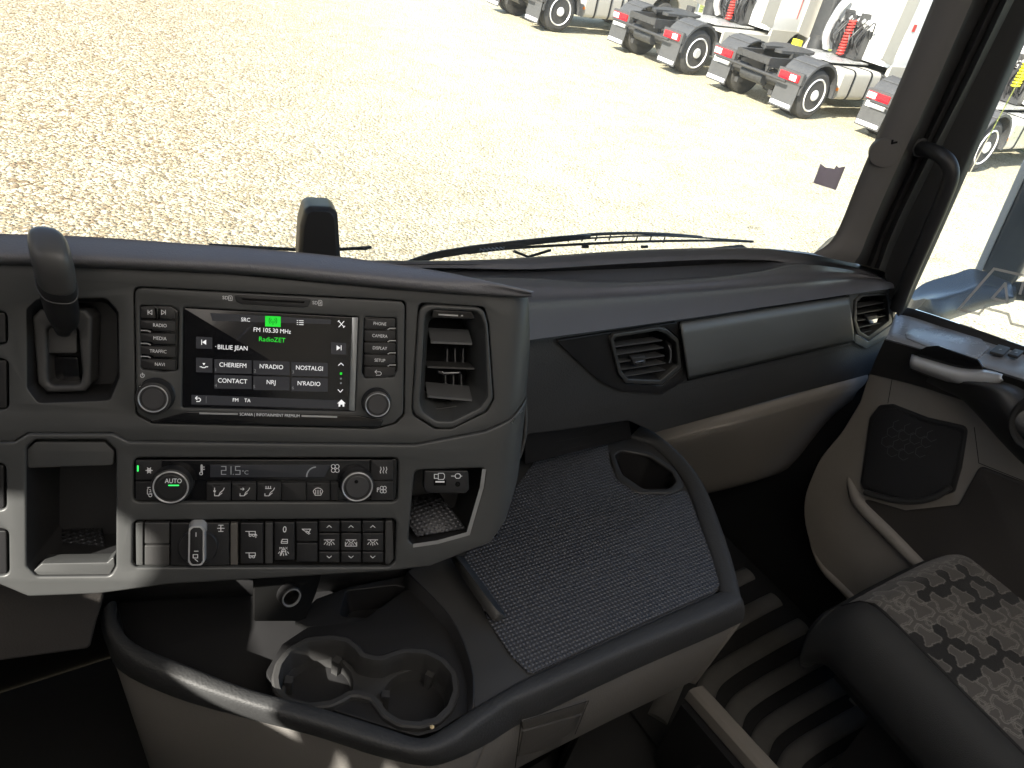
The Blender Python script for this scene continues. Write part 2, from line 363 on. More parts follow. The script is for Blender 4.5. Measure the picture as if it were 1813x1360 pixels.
# ================================================================== SETTING
def flat(name, x0, y0, x1, y1, z, m, kind='structure', n=1):
    o = mesh(name, [(x0, y0, z), (x1, y0, z), (x1, y1, z), (x0, y1, z)], [[0, 1, 2, 3]], m, smooth=False)
    o['kind'] = kind; return o
g = flat('ground', -400, -400, 400, 400, -H, 'gravel'); g['label'] = 'pale gravel yard'
# keep texture coordinates tied to the yard around the cab
gr = flat('grass_verge', 20.5, -60, 400, 400, -H+.004, 'grass')

# ================================================================== TRUCKS
def rbox(a, b, r=.05, n=3, axis=0):
    """box with rounded long edges along axis"""
    a, b = V(a), V(b); o = [i for i in range(3) if i != axis]
    pts = fillet([(a[o[0]], a[o[1]]), (b[o[0]], a[o[1]]), (b[o[0]], b[o[1]]), (a[o[0]], b[o[1]])], r, n); rings = []
    for t in (a[axis], b[axis]):
        ring = []
        for p in pts:
            q = [0, 0, 0]; q[axis] = t; q[o[0]] = p[0]; q[o[1]] = p[1]; ring.append(V(q))
        rings.append(ring)
    return rings
def make_truck(at, yaw, label, side='tank', coil='coil_red', cabmat='paint_white', fairing='paint_cream', extras=0):
    root = thing('tractor_truck', label, 'truck', (at[0], at[1], -H), group='tractor trucks parked in a row on the gravel')
    ABS[root.name] = V((0, 0, 0))
    B = lambda mb, name, m, par=root, **k: mb.build(name, m, par, **k)
    # chassis
    c = MB()
    for s in (-1, 1): c.box((-.82, s*.42-.03, .84), (4.6, s*.42+.03, 1.04))
    c.box((-.87, -.46, .90), (-.82, .46, 1.03)); c.tube([(-.82, -.4, .95), (-.2, .1, .9)], .03); c.tube([(-.82, .4, .95), (-.2, -.1, .9)], .03); c.box((-.2, -.38, .85), (-.1, .38, .95)); c.box((.9, -.38, .85), (1.0, .38, .95))
    c.tube([(-.84, -1.0, .72), (-.84, 1.0, .72)], .035); c.tube([(0, -.9, .5), (0, .9, .5)], .09)
    c.tube([(-.35, -.25, .5), (.35, -.25, .5)], .16); c.tube([(0, 0, .5), (0, .02, .5)], .24, 16)
    for s in (-1, 1): c.tube([(-.5, s*.3, .62), (-.5, s*.7, .62)], .12, 14); c.box((-.55, s*.5-.05, .3), (.5, s*.5+.05, .4))
    for k in range(5): c.tube([(-.88, -.3+.15*k, .92), (-.86, -.3+.15*k, .92)], .022, 8)
    B(c, 'chassis', 'chassis')
    # tank between the frame rails, round air tank
    t = MB(); t.tube([(-.62, -.32, .58), (-.62, .30, .58)], .14, 20); B(t, 'air_tank', 'hoses')
    # wheels
    def wheel(x, y, s, dual):
        w = MB(); prof = [(.335, .0), (.41, -.01), (.49, .03), (.51, .08), (.51, .26), (.48, .30)]
        if dual: prof = prof[:-1]+[(.47, .28), (.47, .32), (.51, .34), (.51, .55), (.45, .58), (.3, .58)]
        prof.append((.335, prof[-1][1])); rings = [[V((x+r*cos(2*pi*k/40), y-s*d, .51+r*sin(2*pi*k/40))) for k in range(40)] for r, d in prof]
        tw = w.rings(rings).build('tyre_wheel', 'tyre', root, auto=30); tw.name = 'wheel'
        ABS[tw.name] = V((0, 0, 0)); r_ = MB()
        pr = [(.345, -.005), (.325, -.022), (.305, .0), (.28, .10), (.2, .12), (.19, .10), (.12, .08), (.11, -.02), (.09, -.04), (.0, -.04)]
        if not dual: pr = [(.34, 0), (.32, -.01), (.2, -.05), (.12, -.06), (.09, -.09), (0, -.09)]
        r_.rings([[V((x+q*cos(2*pi*k/32), y-s*d, .51+q*sin(2*pi*k/32))) for k in range(32)] for q, d in pr], cap=False)
        for k in range(10):
            a = 2*pi*k/10; r_.tube([(x+.16*cos(a), y-s*.1, .51+.16*sin(a)), (x+.16*cos(a), y-s*.06, .51+.16*sin(a))], .016, 6)
        r_.build('rim', 'rim', tw, auto=30)
    for s in (-1, 1): wheel(0, s*1.22, s, True); wheel(3.75, s*1.24, s, False)
    # mudguards with lamps and flaps
    for s in (-1, 1):
        f = MB(); y0, y1 = s*.62, s*1.27; A = [radians(a) for a in range(-8, 189, 12)]
        prof = [(.60, .0)]; rings = []
        for a in A[::-1]: 
            rr = .62; rings.append([V((rr*cos(a), y0, .55+rr*sin(a))), V((rr*cos(a), y1, .55+rr*sin(a))), V(((rr-.0)*cos(a), y1+s*.0, .55+rr*sin(a))), V(((rr-.05)*cos(a), y1, .55+(rr-.05)*sin(a))), V(((rr-.05)*cos(a), y1-s*.03, .55+(rr-.05)*sin(a))), V(((rr-.03)*cos(a), y1-s*.03, .55+(rr-.03)*sin(a))), V(((rr-.03)*cos(a), y0, .55+(rr-.03)*sin(a)))])
        f.rings(rings)
        for a in (60, 90, 120):
            a = radians(a); f.tube([(.625*cos(a), y0, .55+.625*sin(a)), (.625*cos(a), y1, .55+.625*sin(a))], .014, 6)
        f.box((-.68, min(y0, y1), .70), (-.60, max(y0, y1), .93)); fo = B(f, 'mudguard', 'fender')
        l = MB(); yi, yo = s*.70, s*1.20; l.box((-.72, min(yi, yo), .74), (-.68, max(yi, yo), .88)); lo = B(l, 'tail_lamp', 'lamp_red')
        lw = MB(); wa, wb = (s*.98, s*1.14) if s < 0 else (s*1.0, s*1.20); lw.box((-.727, min(wa, wb), .755), (-.719, max(wa, wb), .865)); B(lw, 'reversing_lens', 'lamp_white', lo)
        fl = MB(); rings = []
        for x, z in ((-.655, .72), (-.67, .5), (-.70, .18)):
            rings.append([V((x, s*.66, z)), V((x, s*1.25, z)), V((x+.015, s*1.25, z)), V((x+.015, s*.66, z))])
        fl.rings(rings); fo2 = B(fl, 'mud_flap', 'fender')
        st = MB(); st.rings([[V((-.715+dx, s*.69, z)), V((-.715+dx, s*1.22, z)), V((-.70+dx, s*1.22, z)), V((-.70+dx, s*.69, z))] for dx, z in ((.0, .215), (.008, .29))])
        B(st, 'white_strip', 'refl_strip', fo2)
        if s > 0:
            st = MB(); st.rings([[V((-.69, s*.72, z)), V((-.69, s*1.18, z)), V((-.67, s*1.18, z)), V((-.67, s*.72, z))] for z in (.58, .69)]); B(st, 'number_plate', 'refl_strip', fo2)
    # coupling plate
    fw = MB(); ring = fillet([(-.55, -.3), (-.62, -.12), (-.1, -.05), (-.1, .05), (-.62, .12), (-.55, .3), (.1, .5), (.5, .38), (.55, 0), (.5, -.38), (.1, -.5)], .06)
    fw.rings([[V((x+.2, y, z+.04*x)) for x, y in ring] for z in (1.13, 1.19)]); fw.box((-.1, -.42, 1.02), (.5, -.34, 1.15)); fw.box((-.1, .34, 1.02), (.5, .42, 1.15)); B(fw, 'fifth_wheel', 'hoses')
    dk = MB(); dk.box((1.05, -.62, 1.07), (2.5, .62, 1.10)); dk.box((.7, -.38, 1.065), (1.05, .38, 1.085)); B(dk, 'deck_plate', 'alu')
    # side tanks or skirt
    for s in (-1, 1):
        if side == 'skirt':
            k_ = MB(); k_.rings(rbox((.72, min(s*1.16, s*1.22), .30), (2.9, max(s*1.16, s*1.22), 1.06), .02)); k_.box((.72, min(s*.7, s*1.19), 1.0), (2.9, max(s*.7, s*1.19), 1.05)); B(k_, 'side_skirt', fairing)
        else:
            k_ = MB(); k_.rings(rbox((.82, min(s*.62, s*1.20), .42), (2.25, max(s*.62, s*1.20), 1.04), .12, 5)); tk = B(k_, 'fuel_tank', 'alu' if side == 'tank' else fairing)
            for x in ((1.15, 1.65, 2.05) if side == 'tank3' else (1.2, 1.85)):
                q = MB(); q.rings(rbox((x, min(s*.61, s*1.212), .408), (x+.05, max(s*.61, s*1.212), 1.052), .125, 5)); B(q, 'strap', 'rubber', tk)
            q = MB(); q.box((.78, s*1.17-.03, .62), (.81, s*1.17+.03, .68)); B(q, 'side_marker', 'lamp_orange', tk)
            q = MB(); q.rings(rbox((2.3, min(s*.7, s*1.2), .4), (2.9, max(s*.7, s*1.2), 1.0), .06)); B(q, 'battery_box', 'hoses')
    # cab
    cb = MB(); out = fillet([(-1.2, 1.15), (1.2, 1.15), (1.22, 1.5), (1.18, 3.4), (1.0, 3.7), (-1.0, 3.7), (-1.18, 3.4), (-1.22, 1.5)], .08, 4)
    cb.rings([[V((x, y, z)) for y, z in out] for x in (2.45, 4.6)]+[[V((4.95, y*.96, 1.2+(z-1.2)*.93)) for y, z in out]])
    cabo = B(cb, 'cab', cabmat)
    w = MB(); w.box((4.955, -1.02, 2.2), (4.965, 1.02, 3.1)); B(w, 'windscreen', 'window_dark', cabo)
    for s in (-1, 1):
        q = MB(); q.box((3.3, s*1.222-.004, 2.15), (4.4, s*1.222+.004, 2.95)); B(q, 'side_window', 'window_dark', cabo)
        q = MB(); q.box((3.25, s*1.224-.004, 1.5), (3.27, s*1.224+.004, 3.0)); q.box((2.62, s*1.224-.004, 1.95), (2.74, s*1.224+.004, 2.10)); B(q, 'hatch_lines', 'coil_red' if extras else 'hoses', cabo)
        # side fairing behind the cab
        q = MB(); ro = [(1.95, 1.32), (2.46, 1.22), (2.46, 3.5), (2.15, 3.4), (1.98, 2.9)]
        q.rings([[V((x, s*(1.17+dy), z)) for x, z in fillet(ro, .08, 3)] for dy in (-.02, .04)]); fa = B(q, 'side_fairing', fairing)
        # lower cab skirt with wheel arch
        arch = [(2.45, 1.2), (2.45, .75), (3.0, .70)]+[(3.75+.68*cos(radians(a)), .55+.68*sin(radians(a))) for a in range(165, 14, -15)]+[(4.5, .45), (4.95, .45), (4.95, 1.2)]
        q = MB(); q.rings([[V((x, s*(1.18+dy), z)) for x, z in arch] for dy in (-.04, .05)]); B(q, 'wheel_arch', fairing)
        q = MB(); q.tube([(4.8, s*1.2, 2.9), (4.85, s*1.45, 2.95)], .02); q.rings(rbox((4.75, min(s*1.38, s*1.55), 2.2), (4.9, max(s*1.38, s*1.55), 2.95), .04)); B(q, 'mirror', 'hoses')
    # bumper
    q = MB(); q.rings(rbox((4.7, -1.2, .35), (5.1, 1.2, 1.15), .08)); B(q, 'bumper', cabmat)
    # service module on the cab back with valves and hoses
    q = MB(); rr = random.Random(3+extras)
    q.box((2.2, -.45, 1.12), (2.42, .25, 1.75)); q.box((2.15, -.40, 1.45), (2.3, -.1, 1.65))
    for k in range(14):
        y = -.45+rr.random()*.75; z = 1.15+rr.random()*.2
        q.tube(cr([(2.1+rr.random()*.15, y, z), (1.95+rr.random()*.1, y+rr.uniform(-.1, .1), 1.5), (2.15, y+rr.uniform(-.2, .2), 1.8+rr.random()*.2), (2.35, y+rr.uniform(-.1, .1), 1.6)], 4), .017, 6)
    for k in range(8): y = -.35+rr.random()*.5; q.box((2.1, y, 1.7+rr.random()*.3), (2.4, y+.07, 1.78+rr.random()*.3))
    B(q, 'service_module', 'hoses')
    q = MB()
    for k in range(6): y = -.4+k*.12; q.tube([(2.12, y, 1.88), (2.2, y, 1.95)], .035, 8)
    q.box((2.2, -.5, 1.78), (2.3, .3, 1.86)); B(q, 'couplings', 'alu')
    # exhaust stack / air intake on the left of the cab back
    q = MB(); q.rings(rbox((2.1, .55, 1.3), (2.42, .95, 3.3), .08, axis=2)); q.tube([(2.25, .75, .9), (2.25, .75, 1.4)], .2, 18); B(q, 'air_intake', 'hoses')
    q = MB(); q.tube(cr([(2.1, .35, 1.2), (1.95, .38, 1.5), (2.1, .4, 2.0), (2.3, .38, 2.3)], 5), .09, 10); B(q, 'exhaust_pipe', 'alu')
    # coiled air lines
    q = MB(); hel = [(2.0+.07*cos(a)+.02*k, -.12+.07*sin(a), 1.15+.75*k) for a, k in ((i*.5, i/150) for i in range(151))]
    if coil == 'coil_yellow':
        hel = [(p[0], p[1]-.2, p[2]+.3) for p in hel]; q.box((2.0, -.6, 1.75), (2.2, -.3, 2.1))
    q.tube(hel, .022, 6); B(q, 'coiled_air_line', coil)
    q = MB()
    q.box((1.3, .55, 1.12), (1.42, .75, 1.26)); B(q, 'bracket', 'coil_yellow' if extras == 2 else 'chassis')
    root.rotation_euler = (0, 0, yaw); ABS[root.name] = V(at)
    return root
TR = [((985, 58), 'tank3', 'coil_red', 0, 'white tractor truck with strapped alloy tank, farthest left in the parked row'),
      ((1222, 134), 'skirt', 'coil_red', 1, 'white tractor truck with pale side skirt and red coiled hose, second in the row'),
      ((1425, 212), 'cream', 'coil_red', 2, 'white tractor truck with cream strapped tank, beside the windscreen pillar'),
      ((1722, 306), 'tank', 'coil_yellow', 3, 'tractor truck partly hidden by the pillar, with yellow coiled lines seen through the door window')]
for (px, sd, co, ex, lb) in TR:
    p = onz(px[0], px[1], -H); yw = radians(2)
    # contact point is the outer right rear wheel
    cx = p[0]-(-1.22)*(-sin(yw)); cy = p[1]+1.22*cos(yw)
    make_truck((cx, cy, 0), yw, lb, sd, co, extras=ex)

# ================================================================== CAB SHELL (lets the daylight in through windows, shaped cuts and an added roof panel)
def strc(o, label=None): o['kind'] = 'structure'; return o
FLM = 'rubber'
strc(flat('cab_floor', -1.12, -1.39, 1.43, .998, FLOOR, 'rubber'))
def wallbox(name, a, b, m): q = MB(); q.box(a, b); return strc(q.build(name, m, smooth=False))
q = MB(); HX0, HX1, HY0, HY1 = -.75, .95, -1.15, .05
q.box((-1.22, -1.4, .62), (HX0, .80, .70)); q.box((HX1, -1.4, .62), (1.42, .80, .70)); q.box((HX0+.001, -1.4, .62), (HX1-.001, HY0, .70)); q.box((HX0+.001, HY1, .62), (HX1-.001, .80, .70)); strc(q.build('cab_roof', 'headliner', smooth=False))
strc(flat('roof_fill_diffuser', HX0, HY0, HX1, HY1, .66, 'fill_diffuser'))  # unseen translucent panel, added to fill the cab with soft light
wallbox('cab_rear_wall', (-1.22, -1.45, FLOOR-.02), (1.42, -1.40, .615), 'headliner')
wallbox('firewall', (-1.12, 1.00, FLOOR-.05), (1.398, 1.04, -.60), 'void')
wallbox('side_sill_wall', (1.41, -1.395, FLOOR+.001), (1.45, 1.04, -.62), 'plastic_dark')
# driver side wall, out of view; its openings are cut to shape the sun patches
PLW = Plane((-1.13, 0, 0), (0, 1, 0), (0, 0, 1))
lwl = plate('sun_cut_driver_wall', PLW, [(-1.395, FLOOR-.02), (1.1, FLOOR-.02), (1.1, -.42), (.87, -.42), (.87, .615), (-1.395, .615)], 0, .05, 'plastic', None,
            [[(.78, .172), (.78, .29), (.26, .335), (.20, .395), (.158, .39), (.148, .36), (.152, .262), (.11, .262), (.095, .275), (.04, .275), (.03, .21), (.03, .172)], [(.012, .13), (-.012, .262), (-.036, .13)], [(-.04, .17), (-.062, .305), (-.095, .17)]], r=0, hr=0, bev=.0005, px=False)
strc(lwl)
# passenger side wall behind and above the door window
q = MB(); q.box((1.345, -1.395, FLOOR-.02), (1.40, -.55, .615)); q.box((1.345, -.548, .47), (1.40, .78, .615)); strc(q.build('passenger_side_wall', 'plastic', smooth=False))

# ================================================================== CENTRE CONSOLE
X0B = PC.loc(893, 650)[0]; RB = .034
def bend(x, y):
    if x <= X0B: return 0
    d = min(x-X0B, RB*.985); return -(RB-sqrt(RB*RB-d*d))-max(0, x-X0B-RB*.985)*6
CUT = [X0B+RB*k for k in (0, .15, .3, .42, .54, .64, .73, .8, .86, .91, .95, .98)]
cc = thing('centre_console', 'dark grey centre console wrapping toward the driver, full of switches and cubbies', 'console', onz(400, 1040, -.72))
rec_inf = [(236, 507), (719, 532), (716, 735), (700, 751), (665, 760), (270, 750), (240, 735)]
rec_vent = [(741, 536), (858, 543), (866, 575), (875, 708), (862, 730), (800, 760), (770, 760), (732, 736), (729, 722)]
rec_brake = [(47, 548), (66, 530), (188, 528), (209, 552), (211, 668), (195, 709), (67, 714), (48, 688)]
cub_l = [(46, 792), (60, 779), (187, 779), (205, 797), (205, 1003), (196, 1020), (64, 1021), (47, 1003)]
rec_cl = [(236, 811), (706, 811), (704, 889), (236, 889)]
rec_sw = [(235, 922), (702, 919), (700, 995), (690, 1004), (240, 1005), (234, 998)]
cub_r = [(734, 833), (860, 829), (856, 862), (830, 947), (734, 966), (723, 957)]
edge_t = [(-260, 465), (0, 467), (200, 475), (400, 484), (700, 512), (850, 522), (938, 524)]
fold = [(948, 705), (905, 742), (860, 762), (735, 786), (228, 780), (200, 766), (50, 766), (25, 781), (-260, 785)]
ebut = [(-30, 548), (13, 551), (14, 610), (-30, 612)]; ebut2 = [(-30, 634), (15, 635), (16, 726), (-30, 726)]
up = plate('upper_fascia', PC, edge_t+[(946, 600)]+fold, 0, .03, 'panel', cc, [rec_inf, rec_vent, rec_brake, ebut, ebut2], r=.0, bev=.0012, hr=.006, warp=bend, cuts=CUT)
lo_out = [(-260, 787), (25, 783), (50, 768), (200, 768), (228, 782), (735, 788), (860, 764), (905, 744), (950, 708), (950, 800), (925, 862), (897, 926), (868, 961), (762, 1003), (688, 1012), (300, 1035), (175, 1052), (50, 1057), (0, 1036), (-260, 1032)]
lb1 = [(-30, 820), (10, 821), (11, 903), (-30, 904)]; lb2 = [(-30, 937), (15, 937), (16, 1019), (-30, 1019)]
HL = .0035
low = plate('lower_fascia', PC, lo_out, HL, .034, 'panel', cc, [cub_l, rec_cl, rec_sw, cub_r, lb1, lb2], r=.004, bev=.0022, hr=.006, warp=bend, cuts=CUT, res=3)
plate('fascia_backing', PC, [(-255, 500), (880, 545), (880, 950), (760, 985), (-255, 1010)], -.095, .004, 'void', cc, r=0)
fr_ = [PC.pt(u, v, -.1) for u, v in ((-255, 480), (400, 505), (860, 545), (860, 950), (760, 975), (300, 1000), (-255, 1000))]
bk_ = [V((x, .985, z)) for x, z in ((-.3, -.53), (.0, -.53), (.38, -.53), (.38, -.80), (.33, -.82), (.1, -.84), (-.3, -.84))]
loft('console_body', [fr_, bk_], 'plastic_dark', cc, auto=20)
# bright accent on the fold at the console's corner
vs_, fs = strokes_data(PC, [[(906, 747), (928, 730), (943, 712)]], .0022, .0)
vs_ = [p+PC.n*(bend((p-PC.O)@PC.ex, 0)+.0045) for p in vs_]; mesh('accent_line', vs_, fs, 'satin', cc)
# rear skirt that closes the console toward the passenger
def pcb(u, v, h): x, y = PC.loc(u, v, 0); return PC.w(x, y, h)
sheet('side_skirt', [[pcb(u, v, h) for u, v in ((939, 528), (944, 620), (947, 700), (947, 790), (922, 862), (894, 926), (866, 958))] for h in (-.03, -.07, -.13, -.24)], 'plastic', cc, nu=3, thick=.003)
# top pad (brow)
def brow(u, vl, vm, vr):
    a = PC.pt(u, vl, .0); b = PC.pt(u, vl-(vl-vm)*.25, .014); z = a[2]+.010
    c_ = PC.pt(u, vm, .016); d_ = onz(u, vr+2, c_[2]+.004); e_ = onz(u, vr, c_[2]+.001); g_ = e_+V((.0, .05, -.035))
    return [a, b, c_, d_, e_, g_, g_+V((0, 0, -.05))]
cols = [brow(*q) for q in ((-260, 463, 440, 400), (-60, 468, 446, 413), (0, 469, 447, 416), (150, 474, 452, 421), (300, 480, 460, 431), (450, 488, 468, 442), (600, 503, 482, 456), (760, 518, 499, 479), (880, 526, 512, 503), (925, 527, 520, 513), (941, 525, 521, 517))]
sheet('top_pad', [[c_[j] for c_ in cols] for j in range(7)], 'soft_pad', cc, nu=6, nv=4, thick=.0, auto=60)

# cubby on the left of the climate panel
def cubby(name, outl, dep, par, m='plastic_dark', h0=HL, grow=.0):
    pts = fillet([PC.loc(*q, h0) for q in outl], .006); cx = sum(p[0] for p in pts)/len(pts); cy = sum(p[1] for p in pts)/len(pts)
    rings = []
    for h, k in ((h0-.0015, 1.0), (h0-.006, .985), (h0-dep, .93)): rings.append([PC.w(cx+(x-cx)*k, cy+(y-cy)*k, h) for x, y in pts])
    return loft(name, rings[::-1], m, par, cap0=True, cap1=False)
cubby('left_cubby', cub_l, .085, cc, 'plastic_dark')
plate('cubby_lintel', PC, [(48, 797), (62, 783), (185, 783), (202, 799), (200, 824), (49, 829)], HL-.004, .02, 'panel', cc, r=.003)
plate('cubby_lip', PC, [(58, 1012), (74, 998), (190, 996), (202, 984), (203, 1002), (194, 1018), (66, 1019)], HL-.003, .02, 'panel', cc, r=.002)
p_ = [PC.pt(75, 1000, -.004)+V((0, 0, -.024)), PC.pt(196, 998, -.004)+V((0, 0, -.021))]; dn = V((0, .9, -.06)); dn = dn/np.linalg.norm(dn)
sheet('cubby_mat', [[p_[0], p_[1]], [p_[0]+dn*.075, p_[1]+dn*.075]], 'mat_dots', cc, nu=1, thick=.002)
cubby('right_cubby', cub_r, .07, cc)
p_ = [PC.pt(738, 948, -.006), PC.pt(824, 934, -.006)]
sheet('cubby_mat', [[p_[0], p_[1]], [p_[0]+dn*.06, p_[1]+dn*.06]], 'mat_dots', cc, nu=1, thick=.002)
vs_ = strokes_data(PC, [[(857, 833), (853, 863), (829, 945)], [(829, 945), (775, 960), (734, 966)]], .0040, HL+.0006); mesh('cubby_edge_highlight', vs_[0], vs_[1], 'edge_highlight', cc)  # bevel highlight along the cubby edge, put into the trim colour
# left edge switches
for hh, par_h in ((ebut, 0), (ebut2, 0), (lb1, HL), (lb2, HL)):
    c0 = hh; plate('rocker_switch', PC, [(c0[0][0], c0[0][1]+3), (c0[1][0]-4, c0[1][1]+3), (c0[2][0]-4, c0[2][1]-3), (c0[3][0], c0[3][1]-3)], par_h-.002, .012, 'button', cc, r=.002)
# charging sockets
us = thing('charging_sockets', 'black plate with a square charging port and round audio jack above the small right cubby', 'socket', PC.pt(790, 873, 0))
plate('socket_plate', PC, [(752, 834), (829, 834), (831, 866), (824, 874), (758, 873), (751, 866)], HL+.0002, .012, 'button', us, r=.0022)
plate('usb_port', PC, rect(768, 850, 790, 860), HL+.0005, .001, 'void', us, r=.0004, bev=.0002)
plate('port_tongue', PC, rect(771, 852, 787, 854.5), HL+.0008, .0006, 'dim_print', us, r=.0001, bev=.0001)
lathe('audio_jack', PC, (809, 855), [(.0026, HL+.0002), (.0026, HL+.0008), (.0014, HL+.0008), (.0014, HL+.0001)], 'void', us, 20)
st = [[(769, 840), (776, 840), (776, 847), (769, 847), (769, 840)], [(776, 838), (785, 838), (787, 841), (787, 846), (785, 849), (776, 849), (776, 838)],
      [(799, 843), (806, 843)], [(806, 841), (808, 839), (813, 839), (815, 841), (815, 845), (813, 847), (808, 847), (806, 845), (806, 841)], [(815, 843), (818, 843)]]
mesh('port_symbols', *strokes_data(PC, st, .0006, HL+.0006), 'white_print', us)

# ---- park brake lever
bl = thing('brake_lever', 'upright black park brake lever in its moulded recess on the console', 'lever', PC.pt(110, 690, 0))
bx = fillet([PC.loc(*q) for q in rec_brake], .008); cx, cy = PC.loc(128, 625)
loft('recess', [[PC.w(cx+(x-cx)*k, cy+(y-cy)*k, h) for x, y in bx] for h, k in ((-.04, .84), (-.012, .90), (-.002, .985), (-.0006, 1.0))], 'plastic_dark', bl, cap0=True, cap1=False)
plate('gate', PC, [(56, 562), (70, 548), (150, 548), (163, 562), (160, 680), (150, 694), (84, 696), (66, 680)], -.006, .03, 'plastic', bl, holes=[[(82, 580), (137, 580), (145, 660), (142, 682), (86, 682), (84, 660)]], r=.004, hr=.005, bev=.003, res=4)
plate('slider', PC, [(84, 576), (136, 576), (136, 626), (84, 626)], -.012, .01, 'plastic', bl, r=.003)
plate('slot', PC, [(84, 632), (138, 632), (142, 680), (86, 680)], -.026, .004, 'gloss_black', bl, r=.003)
# grip: oval sections from the base to the head, standing out toward the driver
gx = []
for u, v, h, a, b in ((110, 588, -.012, .009, .008), (110, 572, .004, .010, .009), (111, 560, .012, .0165, .014), (108, 545, .022, .0185, .016), (103, 520, .034, .0195, .018), (99, 500, .043, .0200, .019), (95, 470, .054, .0200, .020), (90, 452, .062, .0198, .020), (86, 437, .068, .019, .018), (84, 428, .072, .015, .013), (83.5, 425.5, .073, .006, .005)):
    a *= .70; o_ = PC.pt(u, v, h); ax = PC.ex; ay = V((0, .85, .5)); ay = ay/np.linalg.norm(ay)
    gx.append([o_+a*np.sign(cos(t))*abs(cos(t))**.72*ax+b*np.sign(sin(t))*abs(sin(t))**.72*ay for t in [2*pi*k/28 for k in range(28)]])
gp = loft('grip', gx, 'plastic_dark', bl, auto=50)
md = gp.modifiers.new('s', 'SUBSURF'); md.levels = 1; md.render_levels = 2
sh = [[c_ for c_ in ring] for ring in gx[5:11]]
ex_ = []
for k, ring in enumerate(sh):
    cen = sum(ring)/len(ring); ex_.append([cen+(p-cen)*1.035 for p in ring])
cp = loft('grip_cap', ex_, 'grip_grey', gp, auto=50); md = cp.modifiers.new('s', 'SUBSURF'); md.levels = 1; md.render_levels = 2
ring = gx[5]; cen = sum(ring)/len(ring); tube('grip_seam', [cen+(p-cen)*1.02 for p in ring+[ring[0]]], .0006, 'plastic', gp, 6)

# ---- infotainment unit
iu = thing('infotainment_unit', 'radio and navigation unit with lit colour screen, side keys and two round knobs', 'car radio', PC.pt(478, 750, 0))
HI = .0008
def ins(pts, d):
    cx = sum(p[0] for p in pts)/len(pts); cy = sum(p[1] for p in pts)/len(pts); return [(cx+(x-cx)*(1-d/abs(x-cx) if abs(x-cx) > d else 1), cy+(y-cy)*(1-d/abs(y-cy) if abs(y-cy) > d else 1)) for x, y in pts]
bz = plate('bezel', PC, ins(rec_inf, 2.0), HI, .014, 'panel', iu, [[(247, 541), (303, 542), (317, 551), (315, 656), (290, 659), (250, 654)], [(645, 561), (702, 563), (703, 655), (697, 668), (646, 670), (641, 660)], [(324, 544), (635, 561), (629, 729), (322, 722)]], r=.007, hr=.0025, bev=.0014, res=3)
plate('bezel_backing', PC, ins(rec_inf, 6), -.012, .004, 'void', iu)
plate('lower_blade', PC, [(262, 748), (300, 738), (330, 729), (634, 736), (680, 744), (672, 757), (275, 749)], HI+.0010, .004, 'gloss_black', iu, r=.002)
plate('key_surround', PC, [(247, 541), (303, 542), (317, 551), (315, 656), (290, 659), (250, 654)], -.0022, .004, 'gloss_black', iu)
plate('key_surround', PC, [(645, 561), (702, 563), (703, 655), (697, 668), (646, 670), (641, 660)], -.0022, .004, 'gloss_black', iu)
def key(poly, txt, tu, tv, m='button', sz=.0042, tick=None, h=HI-.0004, par=iu, ic=None):
    k = plate('key', PC, poly, h, .003, m, par, r=.0008, bev=.0005)
    if txt: mesh('key_lettering', *text_data(PC, tu, tv, txt, sz, h+.0003, sx=.86), 'dim_print', k)
    if ic: mesh('key_symbol', *strokes_data(PC, ic, .0005, h+.0003), 'dim_print', k)
    if tick: mesh('key_marker', *strokes_data(PC, [tick], .0011, h+.0004), 'ring', k)
    return k
key([(248, 543.5), (274, 544), (275, 564), (248, 563)], None, 0, 0, ic=[[(262, 549), (262, 557)], [(269, 549), (263, 553), (269, 557), (269, 549)]])
key([(282, 544.5), (303, 545), (310, 552), (310, 565), (283, 564)], None, 0, 0, ic=[[(286, 549), (292, 553), (286, 557), (286, 549)], [(293, 549), (293, 557)]])
plate('key_divider', PC, [(276.5, 544), (280, 544), (280.5, 564), (277, 564)], HI+.0006, .004, 'gloss_black', iu, r=.0004)
for i, t in enumerate(('RADIO', 'MEDIA', 'TRAFFIC', 'NAVI')):
    y = 567+23*i; key([(248, y), (311, y+2), (310.5, y+20), (262 if i == 3 else 272, y+(17 if i == 3 else 19)), (268 if i < 3 else 256, y+16), (249, y+14)], t, 283-(3 if i == 2 else 0), y+9.5, tick=[(250, y+18), (262, y+18.5), (266, y+20.5)] if i < 3 else None)
for i, t in enumerate(('PHONE', 'CAMERA', 'DISPLAY', 'SETUP', '')):
    y = 564+21.6*i
    key([(645.5, y), (700, y+1), (699.5, y+15), (688, y+16), (683, y+19.5), (645, y+18)], t, 672.5, y+9.6, tick=[(687, y+19.5), (690, y+17.5), (700, y+17.5)] if i < 4 else None,
        ic=None if i < 4 else [[(664, y+8), (673, y+8), (675, y+10), (675, y+12), (673, y+14), (666, y+14)], [(667, y+5), (664, y+8), (667, y+11)]])
def knob(name, u, v, r, h, ringr, parent, face='button_lit', m='button', ribs=False):
    k = lathe(name, PC, (u, v), [(r*1.06, 0), (r*1.06, HI+.001), (r, HI+.002), (r*.985, h-.002), (r*.96, h-.0004), (ringr*1.05, h)], m, parent, 56)
    lathe('knob_ring', PC, (u, v), [(ringr*1.05, h-.0006), (ringr*1.04, h+.0006), (ringr*1.0, h+.0009), (ringr*.95, h+.0004), (ringr*.94, h-.0006)], 'ring', k, 56)
    lathe('knob_face', PC, (u, v), [(ringr*.96, h-.001), (ringr*.90, h+.0001), (ringr*.80, h-.0002), (ringr*.74, h+.0003), (ringr*.2, h+.0003)], face, k, 48)
    return k
px = .68/FPX
